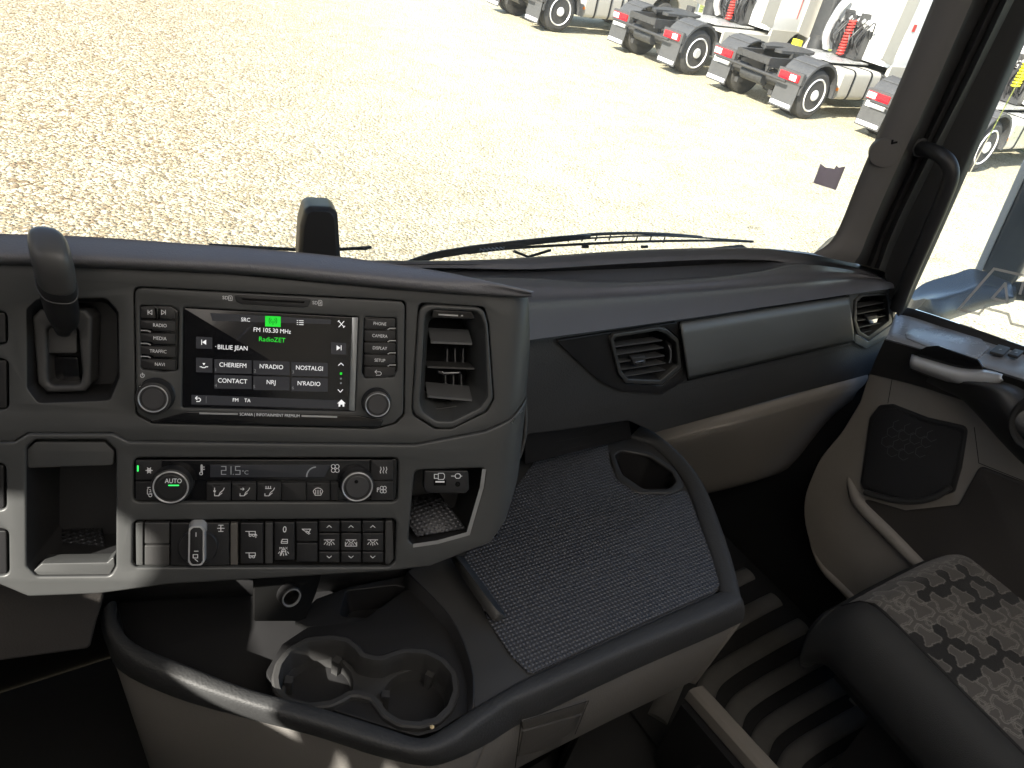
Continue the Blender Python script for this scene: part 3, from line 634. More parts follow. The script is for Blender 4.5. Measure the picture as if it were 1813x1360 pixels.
knob('volume_knob', 277, 699, 29*px, .016, 22.5*px, iu); knob('tuning_knob', 666, 711, 26*px, .014, 21.5*px, iu)
mesh('power_symbol', *strokes_data(PC, [arc(252, 665, 3.4, -55, 235, 12), [(252, 660.5), (252, 665)]], .00045, HI+.0003), 'white_print', iu)
plate('card_slot', PC, [(414, 522), (552, 529), (546, 543), (536, 545), (428, 539), (418, 534)], HI+.0004, .002, 'plastic_dark', iu, r=.002)
plate('card_slit', PC, [(427, 528), (540, 533.5), (538, 537), (430, 531.5)], HI+.0010, .001, 'void', iu, r=.0004)
mesh('slot_lettering', *text_data(PC, 399, 527.5, 'SD', .0042, HI+.0003), 'dim_print', iu); mesh('slot_lettering', *text_data(PC, 558, 536.5, 'SD', .0042, HI+.0003), 'dim_print', iu)
mesh('slot_symbol', *strokes_data(PC, [[(405, 524), (410, 524), (411, 526), (411, 532), (405, 532), (405, 524)], [(408, 526.5), (408, 530)], [(564, 532), (569, 532), (570, 534), (570, 541), (564, 541), (564, 532)], [(565.5, 534.5), (568.5, 535), (565.5, 538.5), (568.5, 538.5)]], .0004, HI+.0003), 'dim_print', iu)
mesh('trim_line', *strokes_data(PC, [[(354, 731.8), (420, 733.2)], [(535, 736.6), (596, 738.4)]], .0017, HI+.0016), 'ring', iu)
a_, b_ = text_data(PC, 478, 735.2, 'SCANIA | INFOTAINMENT PREMIUM', .0040, HI+.0016, sx=.82); mesh('trim_lettering', a_, b_, 'white_print', iu)
# screen
HS = -.0008
sc = plate('screen', PC, [(325, 545), (634, 562), (628, 728), (323, 721)], HS, .003, 'screen', iu, r=.001)
plate('screen_edge_glint', PC, [(623, 562), (634, 562.5), (628, 728), (617.5, 726)], HS+.0007, .001, 'satin', iu, r=.0003, bev=.0002)  # bright reflection along the screen edge, painted as a pale strip
hs = HS+.0002
def quads(pl, polys, h):
    vs_, fs = [], []
    for p in polys: k = len(vs_); vs_ += [pl.w(*pl.loc(*q, h), h) for q in p]; fs.append(list(range(k, k+len(p)))[::-1])
    return vs_, fs
tiles = []
for i, (xa, xb) in enumerate(((379.5, 445.5), (448.5, 512.5), (516, 580.5))):
    sl = (xa-379)*.035
    tiles.append([(xa, 636+sl), (xb, 638+sl), (xb, 662+sl), (xa, 660.5+sl)]); tiles.append([(xa, 663.5+sl), (xb, 665.5+sl), (xb, 689+sl), (xa, 688+sl)])
tiles += [[(347, 596), (376, 597.5), (376, 618), (347, 617)], [(586, 606), (613, 607.5), (613, 628), (586, 627)], [(347, 633), (376, 634.5), (376, 660), (347, 659)], [(372, 554), (586, 566), (586, 574), (376, 568)], [(339, 699), (600, 709), (600, 724), (339, 716)]]
mesh('screen_tiles', *quads(PC, tiles, hs), 'scr_tile', sc)
mesh('source_highlight', *quads(PC, [[(469.5, 559.5), (497, 560.5), (497, 579), (469.5, 578)]], hs+.0001), 'scr_green', sc)
q = MB(); hs2 = hs+.0003
for u, v, t, z in ((434.8, 566.5, 'SRC', .0050), (482, 585.8, 'FM 105.30 MHz', .0057), (382, 614, '·', .006), (412, 616, 'BILLIE JEAN', .0058), (412.5, 647, 'CHERIEFM', .0058), (480.5, 649.8, "N'RADIO", .0058), (548, 652.3, 'NOSTALGI', .0058), (411.7, 675.0, 'CONTACT', .0058), (480, 677.2, 'NRJ', .0058), (547, 679.7, "N'RADIO", .0058), (417, 708.7, 'FM', .0048), (438, 709.4, 'TA', .0048)):
    q.add(*text_data(PC, u, v, t, z*.98, hs2, sx=.9))
I = []
I += [[(357, 602), (357, 610)]]; I += [[(596, 612), (596, 620)]] and [[(604, 612), (604, 620)]]
for y in (567.5, 571, 574.5): I += [[(526, y), (527.4, y)], [(530, y+.2), (537, y+.5)]]
I += [[(600, 569), (609, 579)], [(609, 569), (600, 579)], [(598.5, 569.5), (600.5, 567.5)], [(608, 580), (610.5, 577.5)]]
I += [[(599.5, 647), (603.8, 643), (608, 647)], [(598.5, 690), (602.6, 694.5), (606.8, 690)]]
I += [[(346, 705), (353, 705), (355, 707), (355, 709), (353, 711), (348, 711)], [(349, 702), (346, 705), (349, 708)]]
I += [[(354, 649.5), (357, 649.5), (358, 651), (363, 651), (364, 649.5), (368, 649.5)]]
q.add(*strokes_data(PC, I, .0006, hs2))
q.add(*quads(PC, [[(358, 606), (365, 601.5), (365, 610.5)], [(596, 611.5), (603, 616), (596, 620.5)], [(358.5, 643), (363.5, 643), (361, 647)], [(597, 714.5), (604.5, 707.5), (612, 714.5)], [(599.5, 714.5), (609.5, 714.5), (609.5, 720), (606.5, 720), (606.5, 716.5), (602.5, 716.5), (602.5, 720), (599.5, 720)]], hs2))
q.build('screen_lettering', 'scr_white', sc)
q = MB(); q.add(*text_data(PC, 481.7, 601.8, 'RadioZET', .0060, hs2, sx=.95)); q.add(*quads(PC, [[(601.7, 659.5), (605.7, 659.5), (605.7, 663.5), (601.7, 663.5)]], hs2)); q.build('station_lettering', 'scr_green', sc)
q = MB()
for u, v, t in ((382, 655, '1'), (451.5, 657, '2'), (519, 659, '3'), (382, 683, '4'), (450, 685, '5'), (518.6, 687, '6')): q.add(*text_data(PC, u, v, t, .0042, hs2))
q.add(*quads(PC, [[(602, 669), (605, 669), (605, 672), (602, 672)], [(602, 677), (605, 677), (605, 680), (602, 680)]], hs2)); q.add(*strokes_data(PC, [[(365, 702), (365, 714)]], .0003, hs2))
q.build('tile_numbers', 'scr_dim', sc)
mesh('antenna_symbol', *strokes_data(PC, [[(483.3, 568), (483.3, 575)], arc(483.3, 568, 4, -50, 50, 5), arc(483.3, 568, 4, 130, 230, 5), arc(483.3, 568, 7, -45, 45, 5), arc(483.3, 568, 7, 135, 225, 5)], .0005, hs2), 'void', sc)

# ---- console air vent
va = thing('air_vent', 'tall angular air vent with tilted slats on the console, right of the radio', 'air vent', PC.pt(800, 762, 0), group=None)
vh = [(754, 548), (848, 552), (858, 580), (863, 704), (850, 722), (800, 746), (772, 745), (748, 728), (744, 712)]
bx = fillet([PC.loc(*q) for q in ins(rec_vent, 1.5)], .006); op = [(765, 566), (848, 574), (852, 690), (846, 712), (760, 722), (750, 714), (752, 580)]
plate('vent_frame', PC, ins(rec_vent, 1.5), .0015, .008, 'panel', va, [vh], r=.012, hr=.010, bev=.0022, res=3)
i1 = fillet([PC.loc(*q) for q in vh], .010)
cx, cy = PC.loc(803, 642)
loft('vent_funnel', [[PC.w(cx+(x-cx)*kx, cy+(y-cy)*ky, h) for x, y in i1] for h, kx, ky in ((-.06, .72, .78), (-.020, .78, .80), (-.003, .98, .98), (0, 1.0, 1.0))], 'panel', va, cap0=False, cap1=False)
plate('vent_throat', PC, rect(735, 560, 850, 735), -.055, .004, 'void', va)
plate('vent_head', PC, [(766, 548), (836, 552), (842, 566), (764, 563)], -.002, .01, 'gloss_black', va, r=.002)
mesh('vent_indicator', *strokes_data(PC, [[(777, 557), (810, 559)], [(817, 559), (819, 559)]], .0013, -.0014), 'ring', va)
def slat(pl, a, b, h, dep, tk, tilt, m, par, name='slat'):
    """thin blade across from point a to b (pixels on the plane at height h)"""
    A = V(pl.loc(*a, h)); Bp = V(pl.loc(*b, h)); d = (Bp-A)/np.linalg.norm(Bp-A); nn = V((-d[1], d[0])); q = MB()
    rings = []
    for P_ in (A, Bp):
        ring = []
        for s_, t_ in ((0, -tk/2), (0, tk/2), (-dep, tk/2+tilt), (-dep, -tk/2+tilt)): c_ = P_+nn*t_; ring.append(pl.w(c_[0], c_[1], h+s_))
        rings.append(ring)
    return q.rings(rings).build(name, m, par, smooth=False)
slat(PC, (763, 606), (836, 609), -.010, .022, .0022, .010, 'slat_grey', va); slat(PC, (757, 650), (840, 653), -.012, .025, .0018, .001, 'plastic', va)
slat(PC, (757, 702), (836, 709), -.010, .022, .0022, .009, 'slat_grey', va); slat(PC, (752, 727), (840, 716), -.014, .02, .0012, .0, 'plastic', va)
for u in (792, 806, 820): slat(PC, (u, 618), (u, 648), -.034, .012, .0012, 0, 'slat_grey', va, 'vane'); slat(PC, (u-3, 664), (u-3, 700), -.034, .012, .0012, 0, 'slat_grey', va, 'vane')
plate('vent_tab', PC, [(776, 656), (786, 659), (815, 658), (818, 662), (788, 665), (774, 662)], -.006, .004, 'gloss_black', va, r=.001)
mesh('tab_line', *strokes_data(PC, [[(783, 658), (786, 660.5), (812, 660)]], .0008, -.0055), 'ring', va)

# ---- climate panel
cl = thing('climate_panel', 'black climate control strip with two knobs around a display reading 21.5', 'climate control', PC.pt(470, 889, 0))
hc = HL-.0012
plate('panel_base', PC, ins(rec_cl, 2), hc-.002, .01, 'gloss_black', cl, r=.003)
plate('display_window', PC, [(285, 814), (655, 814), (655, 851), (285, 851)], hc+.0006, .004, 'gloss_black', cl, r=.001)
plate('display', PC, [(372, 823), (585, 823), (575, 845), (372, 845)], hc+.0009, .001, 'lcd', cl, r=.0004, bev=.0002)
# seven segment digits 21.5
SEG = {'2': 'abged', '1': 'bc', '5': 'afgcd'}
def seg(ch, x, y, w, h):
    c_ = {'a': [(x, y-h), (x+w, y-h)], 'b': [(x+w, y-h), (x+w, y)], 'c': [(x+w, y), (x+w, y+h)], 'd': [(x, y+h), (x+w, y+h)], 'e': [(x, y), (x, y+h)], 'f': [(x, y-h), (x, y)], 'g': [(x, y), (x+w, y)]}
    return [c_[k] for k in SEG[ch]]
dg = seg('2', 392, 833, 8, 7)+seg('1', 402, 833, 7, 7)+[[(413, 839.6), (413, 840.4)]]+seg('5', 417, 833, 8, 7)
q = MB(); q.add(*strokes_data(PC, dg, .0007, hc+.0012)); q.add(*text_data(PC, 434, 837, '°C', .0056, hc+.0012)); q.add(*strokes_data(PC, [arc(560, 844, 17, 180, 265, 8)], .0012, hc+.0012)); q.build('display_digits', 'lcd_digit', cl)
xs = (364.7, 409.6, 454.5, 498.5, 542.5, 584.8, 600)
def seat_icon(x, y): return [[(x-9, y+8), (x-2, y+8), (x+1, y+2), (x+6, y-2), (x+8, y-6)], [(x-9, y+8), (x-9, y+4)], [(x-2, y+8), (x+4, y+3)]]
ics = [seat_icon(389, 870)+[[(380, 864), (380, 871)], [(378, 869), (380, 872), (382, 869)]], seat_icon(434, 870)+[[(426, 866), (432, 866)], [(430, 864), (432, 866), (430, 868)]], seat_icon(478, 870)+[[(470, 865), (480, 865)], [(471, 861), (471, 864)], [(475, 861), (475, 864)], [(479, 861), (479, 864)]], None,
       [arc(563, 873, 9, 200, 340, 6)+[(568, 877), (558, 877), (554.5, 870)], [(559, 868), (559, 875)], [(563, 868), (563, 875)], [(567, 868), (567, 875)]], None]
for i in range(6):
    k = plate('key', PC, rect(xs[i]+1, 855, xs[i+1]-1, 886), hc+.0014, .004, 'button', cl, r=.0006, bev=.0005)
    if ics[i]: mesh('key_symbol', *strokes_data(PC, ics[i], .0006, hc+.0017), 'dim_print', k)
    if ics[i]: mesh('key_marker', *strokes_data(PC, [[(xs[i]+13, 859), (xs[i]+25, 859)]], .0007, hc+.0017), 'void', k)
for nm, r_, ic in (('key', rect(240, 815, 286, 850), [[(258, 833), (270, 833)], [(261, 828), (267, 838)], [(267, 828), (261, 838)], arc(264, 833, 3.5, 0, 360, 8)]),
               ('key', rect(240, 853, 286, 886), [[(261, 863), (269, 863), (269, 875), (261, 875), (261, 867), (263, 863)], arc(266, 877, 3, 0, 360, 8), [(264, 867), (267, 867), (267, 871), (264, 871)]]),
               ('key', rect(657, 815, 696, 850), [[(674, 827), (675, 831), (673, 835), (674, 838)], [(679, 827), (680, 831), (678, 835), (679, 838)], [(684, 827), (685, 831), (683, 835), (684, 838)]]),
               ('key', rect(657, 853, 696, 886), [arc(676, 864, 3, 0, 360, 8), arc(681, 864, 3, 0, 360, 8), arc(676, 870, 3, 0, 360, 8), arc(681, 870, 3, 0, 360, 8), [(668, 871), (668, 864), (671, 864), (671, 867), (668, 867)]])):
    k = plate(nm, PC, r_, hc+.0012, .004, 'button', cl, r=.0008, bev=.0005); mesh('key_symbol', *strokes_data(PC, ic, .00055, hc+.0015), 'dim_print', k)
mesh('green_marker', *strokes_data(PC, [[(244, 825), (244, 834)]], .0012, hc+.0015), 'led_green', cl)
mesh('panel_symbols', *strokes_data(PC, [[(356, 824), (356, 836)], arc(356, 838.5, 2.6, -60, 240, 8), [(358, 824), (358, 836)], arc(357, 824, 1, 180, 360, 4), [(360, 827), (362, 827)], [(360, 831), (362, 831)], arc(590, 826, 3.6, 0, 360, 9), arc(597, 826, 3.6, 0, 360, 9), arc(590, 833, 3.6, 0, 360, 9), arc(597, 833, 3.6, 0, 360, 9)], .00055, hc+.0009), 'dim_print', cl)
k1 = knob('temperature_knob', 307, 853, 33*px, .015, 28*px, cl, 'button'); k2 = knob('fan_knob', 631, 853, 31*px, .015, 27*px, cl, 'button_lit')
mesh('auto_lettering', *text_data(PC, 307, 852, 'AUTO', .0062, .0156, sx=.8), 'white_print', k1)
mesh('auto_light', *strokes_data(PC, [[(299, 859.5), (316, 859.5)]], .0011, .0156), 'led_green', k1)
lathe('knob_dimple', PC, (631, 853), [(.0018, .0158), (.001, .0162)], 'void', k2, 16, h0=.0158)

# ---- switch panel
sp = thing('switch_panel', 'lower switch strip with rotary dial and lamp rockers under the climate controls', 'switches', PC.pt(468, 1003, 0))
plate('panel_base', PC, ins(rec_sw, 2), hc-.004, .01, 'void', sp, r=.003)
plate('end_trim', PC, [(240, 927), (253, 925), (253, 1001), (241, 1001)], hc, .008, 'panel', sp, r=.001)
plate('blank_switch', PC, rect(256, 926, 299.5, 963), hc+.0008, .008, 'plastic', sp, r=.0012); plate('blank_switch', PC, rect(256, 966, 299.5, 1001), hc+.0002, .008, 'plastic', sp, r=.0012)
rp = plate('dial_plate', PC, rect(302, 926, 406, 1001), hc, .008, 'button', sp, r=.001)
mesh('dial_symbol', *strokes_data(PC, [[(387, 930), (395, 930)], [(391, 930), (391, 941)], [(387, 941), (395, 941)], [(385, 935.5), (397, 935.5)], [(352, 925), (352, 928)]], .0007, hc+.0003), 'dim_print', rp)
plate('silver_band', PC, rect(408, 926, 421, 1001), hc-.0005, .008, 'grey_trim', sp, r=.001)
rd = lathe('rotary_dial', PC, (352, 965), [(34*px, hc), (33.5*px, hc+.003), (32*px, hc+.004), (10*px, hc+.004)], 'button', sp, 56)
pl_ = fillet([PC.loc(*q, .014) for q in [(334, 936), (341, 931), (356, 931), (362, 937), (362, 994), (357, 1001), (338, 1001), (333, 994)]], .003)
ccx, ccy = PC.loc(348, 966, .014)
loft('dial_handle', [[PC.w(ccx+(x-ccx)*k, ccy+(y-ccy)*(1-(1-k)*.4), h) for x, y in pl_] for h, k in ((.002, 1.15), (.012, 1.04), (.0145, 1.0))], 'silver', rd)
loft('handle_insert', [[PC.w(ccx+(x-ccx)*k, ccy+(y-ccy)*(1-(1-k)*.4), h) for x, y in pl_] for h, k in ((.0140, .80), (.0150, .78), (.0152, .70))], 'button', rd)
mesh('handle_symbol', *strokes_data(PC, [[(347, 943), (347, 950)], [(342, 982), (350, 982), (350, 988), (342, 988), (342, 982)], [(345, 990), (350, 994)], [(344, 976), (351, 976)]], .0006, .0155), 'dim_print', rd)
def rocker(poly, ic=None, txt=None, h=hc+.0006, m='button', name='switch'):
    k = plate(name, PC, poly, h, .008, m, sp, r=.0010, bev=.0007)
    if ic: mesh('switch_symbol', *strokes_data(PC, ic, .0006, h+.0003), 'dim_print', k)
    if txt: mesh('switch_lettering', *text_data(PC, *txt, h+.0003), 'dim_print', k)
def truckico(x, y, arrow=False):
    r_ = [[(x-10, y-3), (x+7, y-3), (x+7, y+2), (x-4, y+2), (x-4, y-3)], arc(x-2, y+4, 2, 0, 360, 8), arc(x+4, y+4, 2, 0, 360, 8)]
    if arrow: r_ += [[(x+8, y+8), (x+8, y+2)], [(x+6, y+4), (x+8, y+2), (x+10, y+4)]]
    return r_
rocker(rect(426, 926, 466, 998), truckico(445, 944, True)+truckico(445, 982)); rocker(rect(469.5, 926, 483, 998), m='plastic')
rocker(rect(486, 925, 521.5, 992), [[(498, 960), (500, 955), (509, 955), (509, 962), (498, 962), (498, 960)], [(498, 959), (509, 959)], [(502, 975), (496, 980)], [(500, 978), (497, 984)], [(506, 975), (506, 983)]]+[arc(502, 977, 4, 180, 360, 6)+[(498, 977)], [(495, 977), (493, 980)], [(509, 977), (511, 980)], [(502, 980), (502, 984)], [(498, 980), (496, 983)], [(506, 980), (508, 983)]])
mesh('switch_lettering', *text_data(PC, 504, 938, '0', .0088, hc+.0009, sx=.85), 'dim_print', sp); mesh('switch_lettering', *text_data(PC, 502, 971, 'MAX', .0036, hc+.0009), 'dim_print', sp)
rocker(rect(525, 924, 562, 959), [[(535, 937), (550, 937), (547, 942), (539, 940), (535, 937)], [(541, 942), (547, 946)], [(543, 940), (549, 945)]]); rocker(rect(525, 962, 562, 995))
lamp = lambda x, y: [[(x-9, y-3), (x+9, y-3)], arc(x, y-3, 4.5, 0, 180, 6), [(x-6, y+1), (x-9, y+5)], [(x, y+3), (x, y+7)], [(x+6, y+1), (x+9, y+5)], [(x-3, y+3), (x-4, y+6)], [(x+3, y+3), (x+4, y+6)]]
for i, (xa, xb) in enumerate(((564.7, 601), (603.7, 639.3), (641.6, 678.5))):
    xm = (xa+xb)/2
    rocker(rect(xa, 923, xb, 942), [[(xm-4, 934), (xm, 930.5), (xm+4, 934)]]); rocker(rect(xa, 944.5, xb, 975), lamp(xm, 959)+([[(xm-10, 960), (xm-10, 967), (xm+10, 967), (xm+10, 960)]] if i == 1 else []), h=hc+.0002); rocker(rect(xa, 977.5, xb, 996), [[(xm-4, 984.5), (xm, 988), (xm+4, 984.5)]])
plate('end_trim', PC, [(682, 923), (695, 922), (697, 990), (690, 999), (682, 999)], hc, .008, 'plastic', sp, r=.002)

# ================================================================== STORAGE TRAY AND SHELF
ZR = ZS
rim_in = [(1117, 772), (1163, 792), (1213, 852), (1253, 960), (1276, 1040), (1262, 1053), (1100, 1125), (941, 1197), (903, 1217), (840, 1254), (774, 1297), (739, 1307), (678, 1288), (567, 1254), (440, 1220), (330, 1178), (240, 1140), (207, 1098), (205, 1065)]
rim_out = [(1140, 752), (1195, 795), (1240, 850), (1281, 950), (1308, 1045), (1297, 1075), (1110, 1155), (946, 1228), (902, 1247), (848, 1285), (793, 1321), (741, 1334), (670, 1319), (560, 1284), (430, 1246), (313, 1204), (223, 1160), (188, 1115), (183, 1078)]
rim_bot = [(1150, 775), (1203, 815), (1246, 872), (1285, 975), (1308, 1088), (1298, 1109), (1115, 1190), (949, 1269), (906, 1290), (860, 1319), (800, 1347), (752, 1356), (665, 1338), (560, 1304), (430, 1270), (310, 1235), (215, 1190), (190, 1145), (178, 1100)]
ct = thing('storage_console', 'open tray and ribbed shelf console with grey lower body beside the gear tunnel', 'storage console', onz(700, 1200, FLOOR))
A_ = [onz(u, v, ZR) for u, v in rim_in]; B_ = [onz(u, v, ZR+.004) for u, v in rim_out]; Bm = [a+(b-a)*.5+V((0, 0, .0045)) for a, b in zip(A_, B_)]
D_ = [onz(u, v, ZR-.045) for u, v in rim_bot]; Dm = [b+(d-b)*.5+(b-a)/np.linalg.norm(b-a)*.003 for a, b, d in zip(A_, B_, D_)]
A0 = [a+V((0, 0, -.012)) for a in A_]
sheet('padded_rim', [A0, A_, Bm, B_, Dm, D_], 'leather', ct, nu=5, nv=4, thick=0, auto=70)
# lower body: grey trim under the rim
L1 = [d-(b-a)/np.linalg.norm(b-a)*.003+V((0, 0, -.002)) for a, b, d in zip(A_, B_, D_)]
def down(k, p, dz, back): 
    a, b = A_[k], B_[k]; o_ = (b-a); o_[2] = 0; o_ /= np.linalg.norm(o_)+1e-9; return p+V((0, 0, -dz))-o_*back
# deep body on the tray side; the shelf side is shallow and cut back underneath
L2 = [down(k, p, .15 if k < 9 else .30, .015 if k < 9 else .03) for k, p in enumerate(L1)]; L3 = [down(k, p, .165 if k < 9 else .56, .06 if k < 9 else .07) for k, p in enumerate(L1)]
sheet('shelf_body', [l[2:10] for l in (L1, L2, L3)], 'grey_trim', ct, nu=5, thick=.004); sheet('tray_body', [l[9:] for l in (L1, L2, L3)], 'grey_trim', ct, nu=5, thick=.004)
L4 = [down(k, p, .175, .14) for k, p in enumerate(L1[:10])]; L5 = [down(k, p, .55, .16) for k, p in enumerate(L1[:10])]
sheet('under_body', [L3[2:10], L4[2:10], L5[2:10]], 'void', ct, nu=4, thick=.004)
q = MB(); q.box((.34, -.5, FLOOR+.002), (.79, .30, -1.13)); q.build('tunnel_cover', 'void', ct, smooth=False)
# pull-out drawer on the shelf front
pf = (L1[6]+L2[6])/2; nf = np.cross(L1[8]-L1[6], L2[6]-L1[6]); nf /= np.linalg.norm(nf); nf = nf if nf[1] < 0 else -nf
PF = Plane(pf, L1[6]-L1[7], V((0, 0, 1))); 
if PF.n@nf < 0: PF = Plane(pf, -(L1[6]-L1[7]), V((0, 0, 1)))
PF = Plane(pf, L1[6]-L1[7], L1[6]-L2[6])
dr = plate('drawer', PF, [(924, 1278), (1040, 1242), (1032, 1262), (926, 1292)], .004, .006, 'grey_trim', ct, r=.001); plate('drawer', PF, [(926, 1296), (1030, 1266), (1018, 1292), (1000, 1304), (992, 1322), (918, 1340)], .002, .006, 'grey_trim', ct, r=.002)
mesh('body_seam', *strokes_data(PF, [[(923, 1276), (912, 1360)], [(924, 1277), (1042, 1241)], [(1042, 1241), (1018, 1300)]], .0016, .0062), 'void', ct)
# shelf deck and ribbed mat
def zplate(name, poly, z, t, m, par=ct, holes=(), r=.008, hr=.012, bev=.001, res=2):
    return plate(name, PZ, poly, z-ZS, t, m, par, holes, r=r, hr=hr, bev=bev, res=res)
cup3 = [(1088, 806), (1100, 797), (1150, 806), (1190, 834), (1197, 852), (1184, 866), (1140, 866), (1102, 840)]
deck = [(935, 790), (1117, 772), (1163, 792), (1213, 852), (1253, 960), (1276, 1040), (1262, 1053), (1100, 1125), (941, 1197), (903, 1217), (840, 1254), (836, 1180), (800, 1095), (722, 1012), (760, 985), (860, 930)]
zplate('shelf_deck', deck, ZS-.004, .012, 'plastic', holes=[cup3], r=.002, hr=.016)
matp = [(948, 815), (1074, 783), (1079, 800), (1080, 822), (1098, 848), (1125, 868), (1160, 876), (1216, 868), (1240, 930), (1262, 990), (1275, 1036), (1262, 1048), (1100, 1119), (943, 1192), (935, 1190), (905, 1160), (868, 1105), (818, 990), (870, 920)]
zplate('ribbed_mat', matp, ZS-.001, .003, 'mat_dots', r=.004, bev=.0008)
zplate('holder_rim', [(1078, 800), (1092, 791), (1150, 799), (1196, 830), (1214, 862), (1190, 873), (1130, 873), (1092, 846)], ZS+.001, .006, 'plastic', holes=[cup3], r=.016, hr=.016, bev=.0025, res=4)
pts = fillet([PZ.loc(*q, -.003) for q in cup3], .016, 6); cx = sum(p[0] for p in pts)/len(pts); cy = sum(p[1] for p in pts)/len(pts)
loft('cup_holder', [[V((cx+(x-cx)*k, cy+(y-cy)*k, ZS-d)) for x, y in pts] for d, k in ((.075, .85), (.002, 1.0))], 'plastic_dark', ct, cap0=True, cap1=False)
# loose clip strip lying between the tray and the mat
cs = sheet('clip_strip', [[onz(u, v, z) for u, v, z in ((796, 985, -.722), (830, 1040, -.722), (872, 1096, -.728), (893, 1094, -.733))], [onz(u, v, z) for u, v, z in ((808, 985, -.715), (846, 1036, -.715), (878, 1078, -.722), (895, 1092, -.731))], [onz(u, v, z) for u, v, z in ((820, 985, -.735), (858, 1036, -.735), (886, 1076, -.738), (896, 1092, -.738))]], 'plastic', None, nu=3, thick=.002)
tag(cs, 'slim angled plastic strip standing between the ribbed mat and the cup holders', 'divider')
# panel at the back of the shelf
PB = Plane((0, .66, 0), (1, 0, 0), (0, 0, 1))
plate('back_panel', PB, [(930, 765), (1113, 741), (1119, 776), (930, 822)], 0, .01, 'plastic_dark', ct, r=.004); mesh('panel_seam', *strokes_data(PB, [[(985, 782), (1040, 772)], [(985, 800), (1085, 775)], [(1030, 765), (1086, 750)]], .0008, .0005), 'plastic', ct)
# tray interior
zt = ZS-.062
inn = rim_in[9:]+[(205, 1000), (520, 1000), (722, 1012), (800, 1095), (836, 1180)]
zplate('tray_floor', [(190, 980), (205, 1100), (250, 1160), (350, 1205), (480, 1255), (600, 1300), (760, 1330), (850, 1270), (850, 1150), (760, 1010)], zt, .004, 'plastic_dark', r=.003)
Wn = [a+V((0, 0, -.075)) for a in A0]; sheet('tray_wall', [[p for p in A0[9:]], [p-(B_[k+9]-A_[k+9])*.15 for k, p in enumerate(Wn[9:])]], 'plastic_dark', ct, nu=4, thick=.002)
rw = [(722, 1012), (800, 1095), (836, 1180), (840, 1254)]
sheet('tray_side', [[onz(u, v, ZS-.003) for u, v in rw], [onz(u, v, ZS-.003)+V((-.012, 0, -.07)) for u, v in rw]], 'plastic_dark', ct, nu=4, thick=.002)
sheet('tray_back', [[onz(150, 1020, ZS), onz(400, 1010, ZS), onz(600, 1000, ZS), onz(790, 985, ZS)], [onz(150, 1020, ZS)+V((0, .02, -.09)), onz(400, 1010, ZS)+V((0, .02, -.09)), onz(600, 1000, ZS)+V((0, .02, -.09)), onz(790, 985, ZS)+V((0, .02, -.09))]], 'plastic_dark', ct, nu=2, thick=.002)
# cup holder block
zc = ZS-.018
def cupc(u, v): return PZ.loc(u, v, zc-ZS)
cA, cB = cupc(567, 1184), cupc(740, 1214); rA, rB = .0405, .0405
def circ(c_, r, n=40, sq=1.0, a0=0): return [(c_[0]+r*np.sign(cos(t))*abs(cos(t))**sq, c_[1]+r*np.sign(sin(t))*abs(sin(t))**sq) for t in [a0+2*pi*k/n for k in range(n)]]
blk = [(545, 1110), (640, 1100), (722, 1040), (796, 1100), (832, 1182), (836, 1256), (774, 1294), (739, 1303), (678, 1285), (567, 1250), (490, 1230), (470, 1190), (500, 1140)]
def z6(l): return [(440+.2647*x, 1000+.2647*y) for x, y in l]
c8 = z6([(205, 760), (225, 680), (290, 590), (400, 530), (550, 515), (650, 530), (710, 580), (745, 630), (830, 652), (900, 655), (960, 630), (1050, 600), (1180, 610), (1280, 660), (1350, 740), (1362, 850), (1325, 950), (1250, 1025), (1150, 1055), (1020, 1045), (930, 990), (880, 920), (840, 872), (740, 847), (670, 847), (610, 885), (540, 915), (400, 930), (280, 895), (215, 835)])
c8l = fillet([PZ.loc(*q, zc-ZS) for q in c8], .012, 4); A8 = area(c8l)
def grow(pts, d):
    n = len(pts); out = []
    for k in range(n):
        a, b = V(pts[k-1]), V(pts[(k+1) % n]); t = b-a; t /= np.linalg.norm(t)+1e-9; nn_ = V((t[1], -t[0]))*(1 if A8 > 0 else -1); out.append(tuple(V(pts[k])+nn_*d))
    return out
plate('cup_deck', PZ, [PZ.loc(*q, zc-ZS-.004) for q in blk], zc-ZS-.004, .008, 'plastic_dark', ct, [grow(c8l, .002)], r=.01, hr=0, px=False, bev=.001)
loft('cup_rim', [[PZ.w(x, y, zc-ZS+h) for x, y in grow(c8l, d)] for d, h in ((.0085, -.006), (.0080, .0015), (.006, .0035), (.001, .0032), (.0, .001), (-.001, -.012), (-.002, -.030))], 'plastic', ct, cap0=False, cap1=False)
cA = tuple(V(cA)+V((-.001, -.003))); rA = rB = .0375
lowd = zc-ZS-.027
plate('cup_step', PZ, grow(c8l, .001), lowd, .004, 'plastic', ct, [circ(cA, rA), circ(cB, rB)], r=0, hr=0, px=False, bev=.0005)
